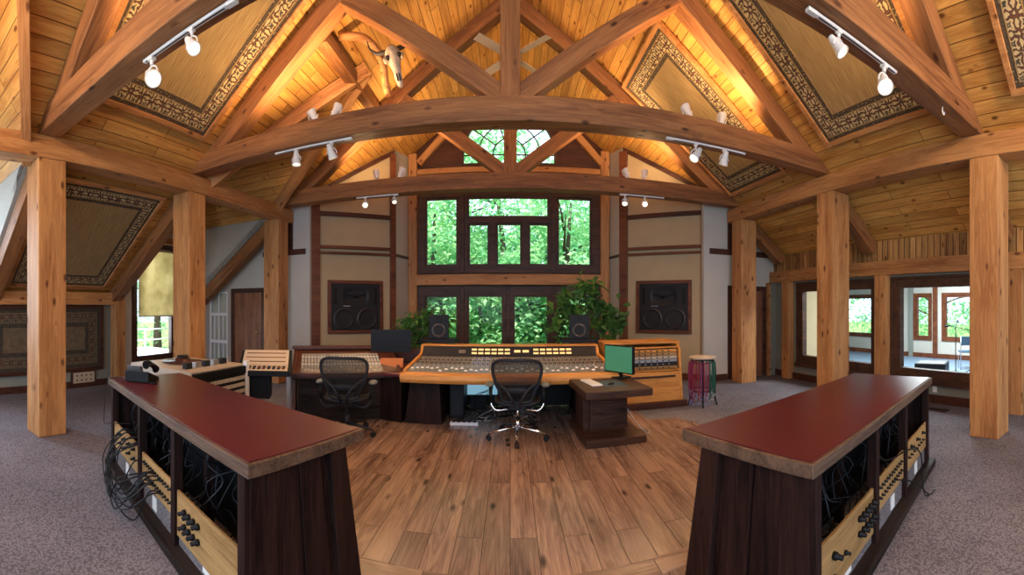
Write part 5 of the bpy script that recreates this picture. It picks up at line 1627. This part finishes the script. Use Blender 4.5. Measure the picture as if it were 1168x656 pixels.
tr = [((-5.0, 15.5, -.35), 7.5, 2.4, 'tree'), ((-2.6, 14.0, -.35), 6.5, 2.0, 'tree2'), ((-.4, 16.0, -.35), 9.5, 2.6, 'tree'), ((1.9, 14.3, -.35), 7.0, 2.1, 'tree2'),
      ((4.6, 15.6, -.35), 7.5, 2.5, 'tree'), ((-2.4, 19.0, -.35), 11.5, 3.0, 'tree2'), ((2.6, 19.5, -.35), 11.0, 3.0, 'tree'), ((.2, 13.2, -.35), 3.4, 1.6, 'tree2'), ((-2.9, 12.9, -.35), 2.8, 1.3, 'tree'), ((2.8, 12.9, -.35), 3.0, 1.3, 'tree'), ((-1.5, 17.2, -.35), 5.5, 2.2, 'tree2'), ((1.5, 17.0, -.35), 5.5, 2.2, 'tree2'), ((-4.2, 18.5, -.35), 6.5, 2.6, 'tree2'), ((4.6, 19.0, -.35), 7.0, 2.8, 'tree2')]
lb = ['leafy tree beyond the far left window pane', 'pale green tree behind the left window pane', 'tall dark green tree behind the middle panes', 'pale green tree behind the right window pane', 'leafy tree beyond the far right window pane',
      'tallest pale tree behind the arched window, left', 'tall tree behind the arched window, right', 'low pale shrub before the centre panes', 'low green shrub before the left lower pane', 'low green shrub before the right lower pane',
      'pale bushy tree in the second row, left of centre', 'pale bushy tree in the second row, right of centre', 'broad pale tree in the back row, far left', 'broad pale tree in the back row, far right']
for i, (p, h, R, m_) in enumerate(tr):
    tree(p, h, R, lb[i], 50 + i, m_)
for i, (p, h, R, m_, l_) in enumerate((((14.5, 4.5, -.35), 5.0, 2.2, 'tree', 'green tree outside the studio room window'), ((14.8, 8.6, -.35), 5.5, 2.4, 'tree2', 'pale green tree outside the studio corner window'),
                                 ((15.5, 11.5, -.35), 5.0, 2.3, 'tree', 'dark green tree outside the studio end window'), ((-13.5, 11.5, -.35), 6.0, 2.3, 'tree2', 'pale tree outside the blind window'))):
    tree(p, h, R, l_, 80 + i, m_, n=2200)
def hedge(loc, sx, h, label, seed, mat, n, leaf=.42, sp=(.5, .3, .35)):
    r = random.Random(seed); cs = []
    root = thing('hedge', label, 'hedge', loc, group='hedges beyond the trees')
    for k in range(140):
        cs.append((r.uniform(-sx, sx), r.uniform(-.8, .8), h * r.random()))
    bm = new_bm(); leaves(bm, cs, n, leaf, seed, sp); put('foliage', bm, mat, root, fix=False)
    bm = new_bm()
    for k in range(12):
        x = -sx + 2 * sx * k / 11; tube(bm, smooth_path([(x, 0, -.2), (x + .1, 0, h * .5), (x - .1, .1, h * .95)], 4), .06, 6)
    put('stems', bm, 'bark', root)
hedge((-5.5, 22.5, -.3), 6, 6.0, 'tall pale hedge far behind the trees on the left', 201, 'tree2', 5200)
hedge((6.0, 22.5, -.3), 6, 6.0, 'tall pale hedge far behind the trees on the right', 202, 'tree2', 5200)
hedge((-.1, 12.9, -.3), 3.4, 2.9, 'dense pale green hedge right outside the lower windows', 203, 'tree2', 9000, .20, (.3, .25, .25))
# garden chair and rail outside the blind window
bm = new_bm(); 
for z in (.35, .75): cyl(bm, (-12.0, 4.5, z), (-12.0, 11.0, z), .03, seg=8)
for k in range(6): cyl(bm, (-12.0, 4.6 + 1.25 * k, -.05), (-12.0, 4.6 + 1.25 * k, .8), .035, seg=8)
tag(put('garden_rail', bm, 'patio'), 'pale garden rail outside the blind window', 'fence')
gc = thing('garden_chair', 'pale slatted garden chair outside the blind window', 'chair', (-9.6, 7.1, -.02), math.radians(120))
bm = new_bm(); box(bm, -.28, .28, -.28, .28, .36, .40); put('seat', bm, 'patio', gc)
bm = new_bm(); hexa(bm, [(-.28, .26, .36), (.28, .26, .36), (.28, .30, .36), (-.28, .30, .36), (-.28, .50, .98), (.28, .50, .98), (.28, .54, .98), (-.28, .54, .98)]); put('backrest', bm, 'patio', gc)
for x in (-.26, .26):
    for y in (-.26, .26):
        bm = new_bm(); box(bm, x - .025, x + .025, y - .025, y + .025, 0, .37); put('leg', bm, 'patio', gc)
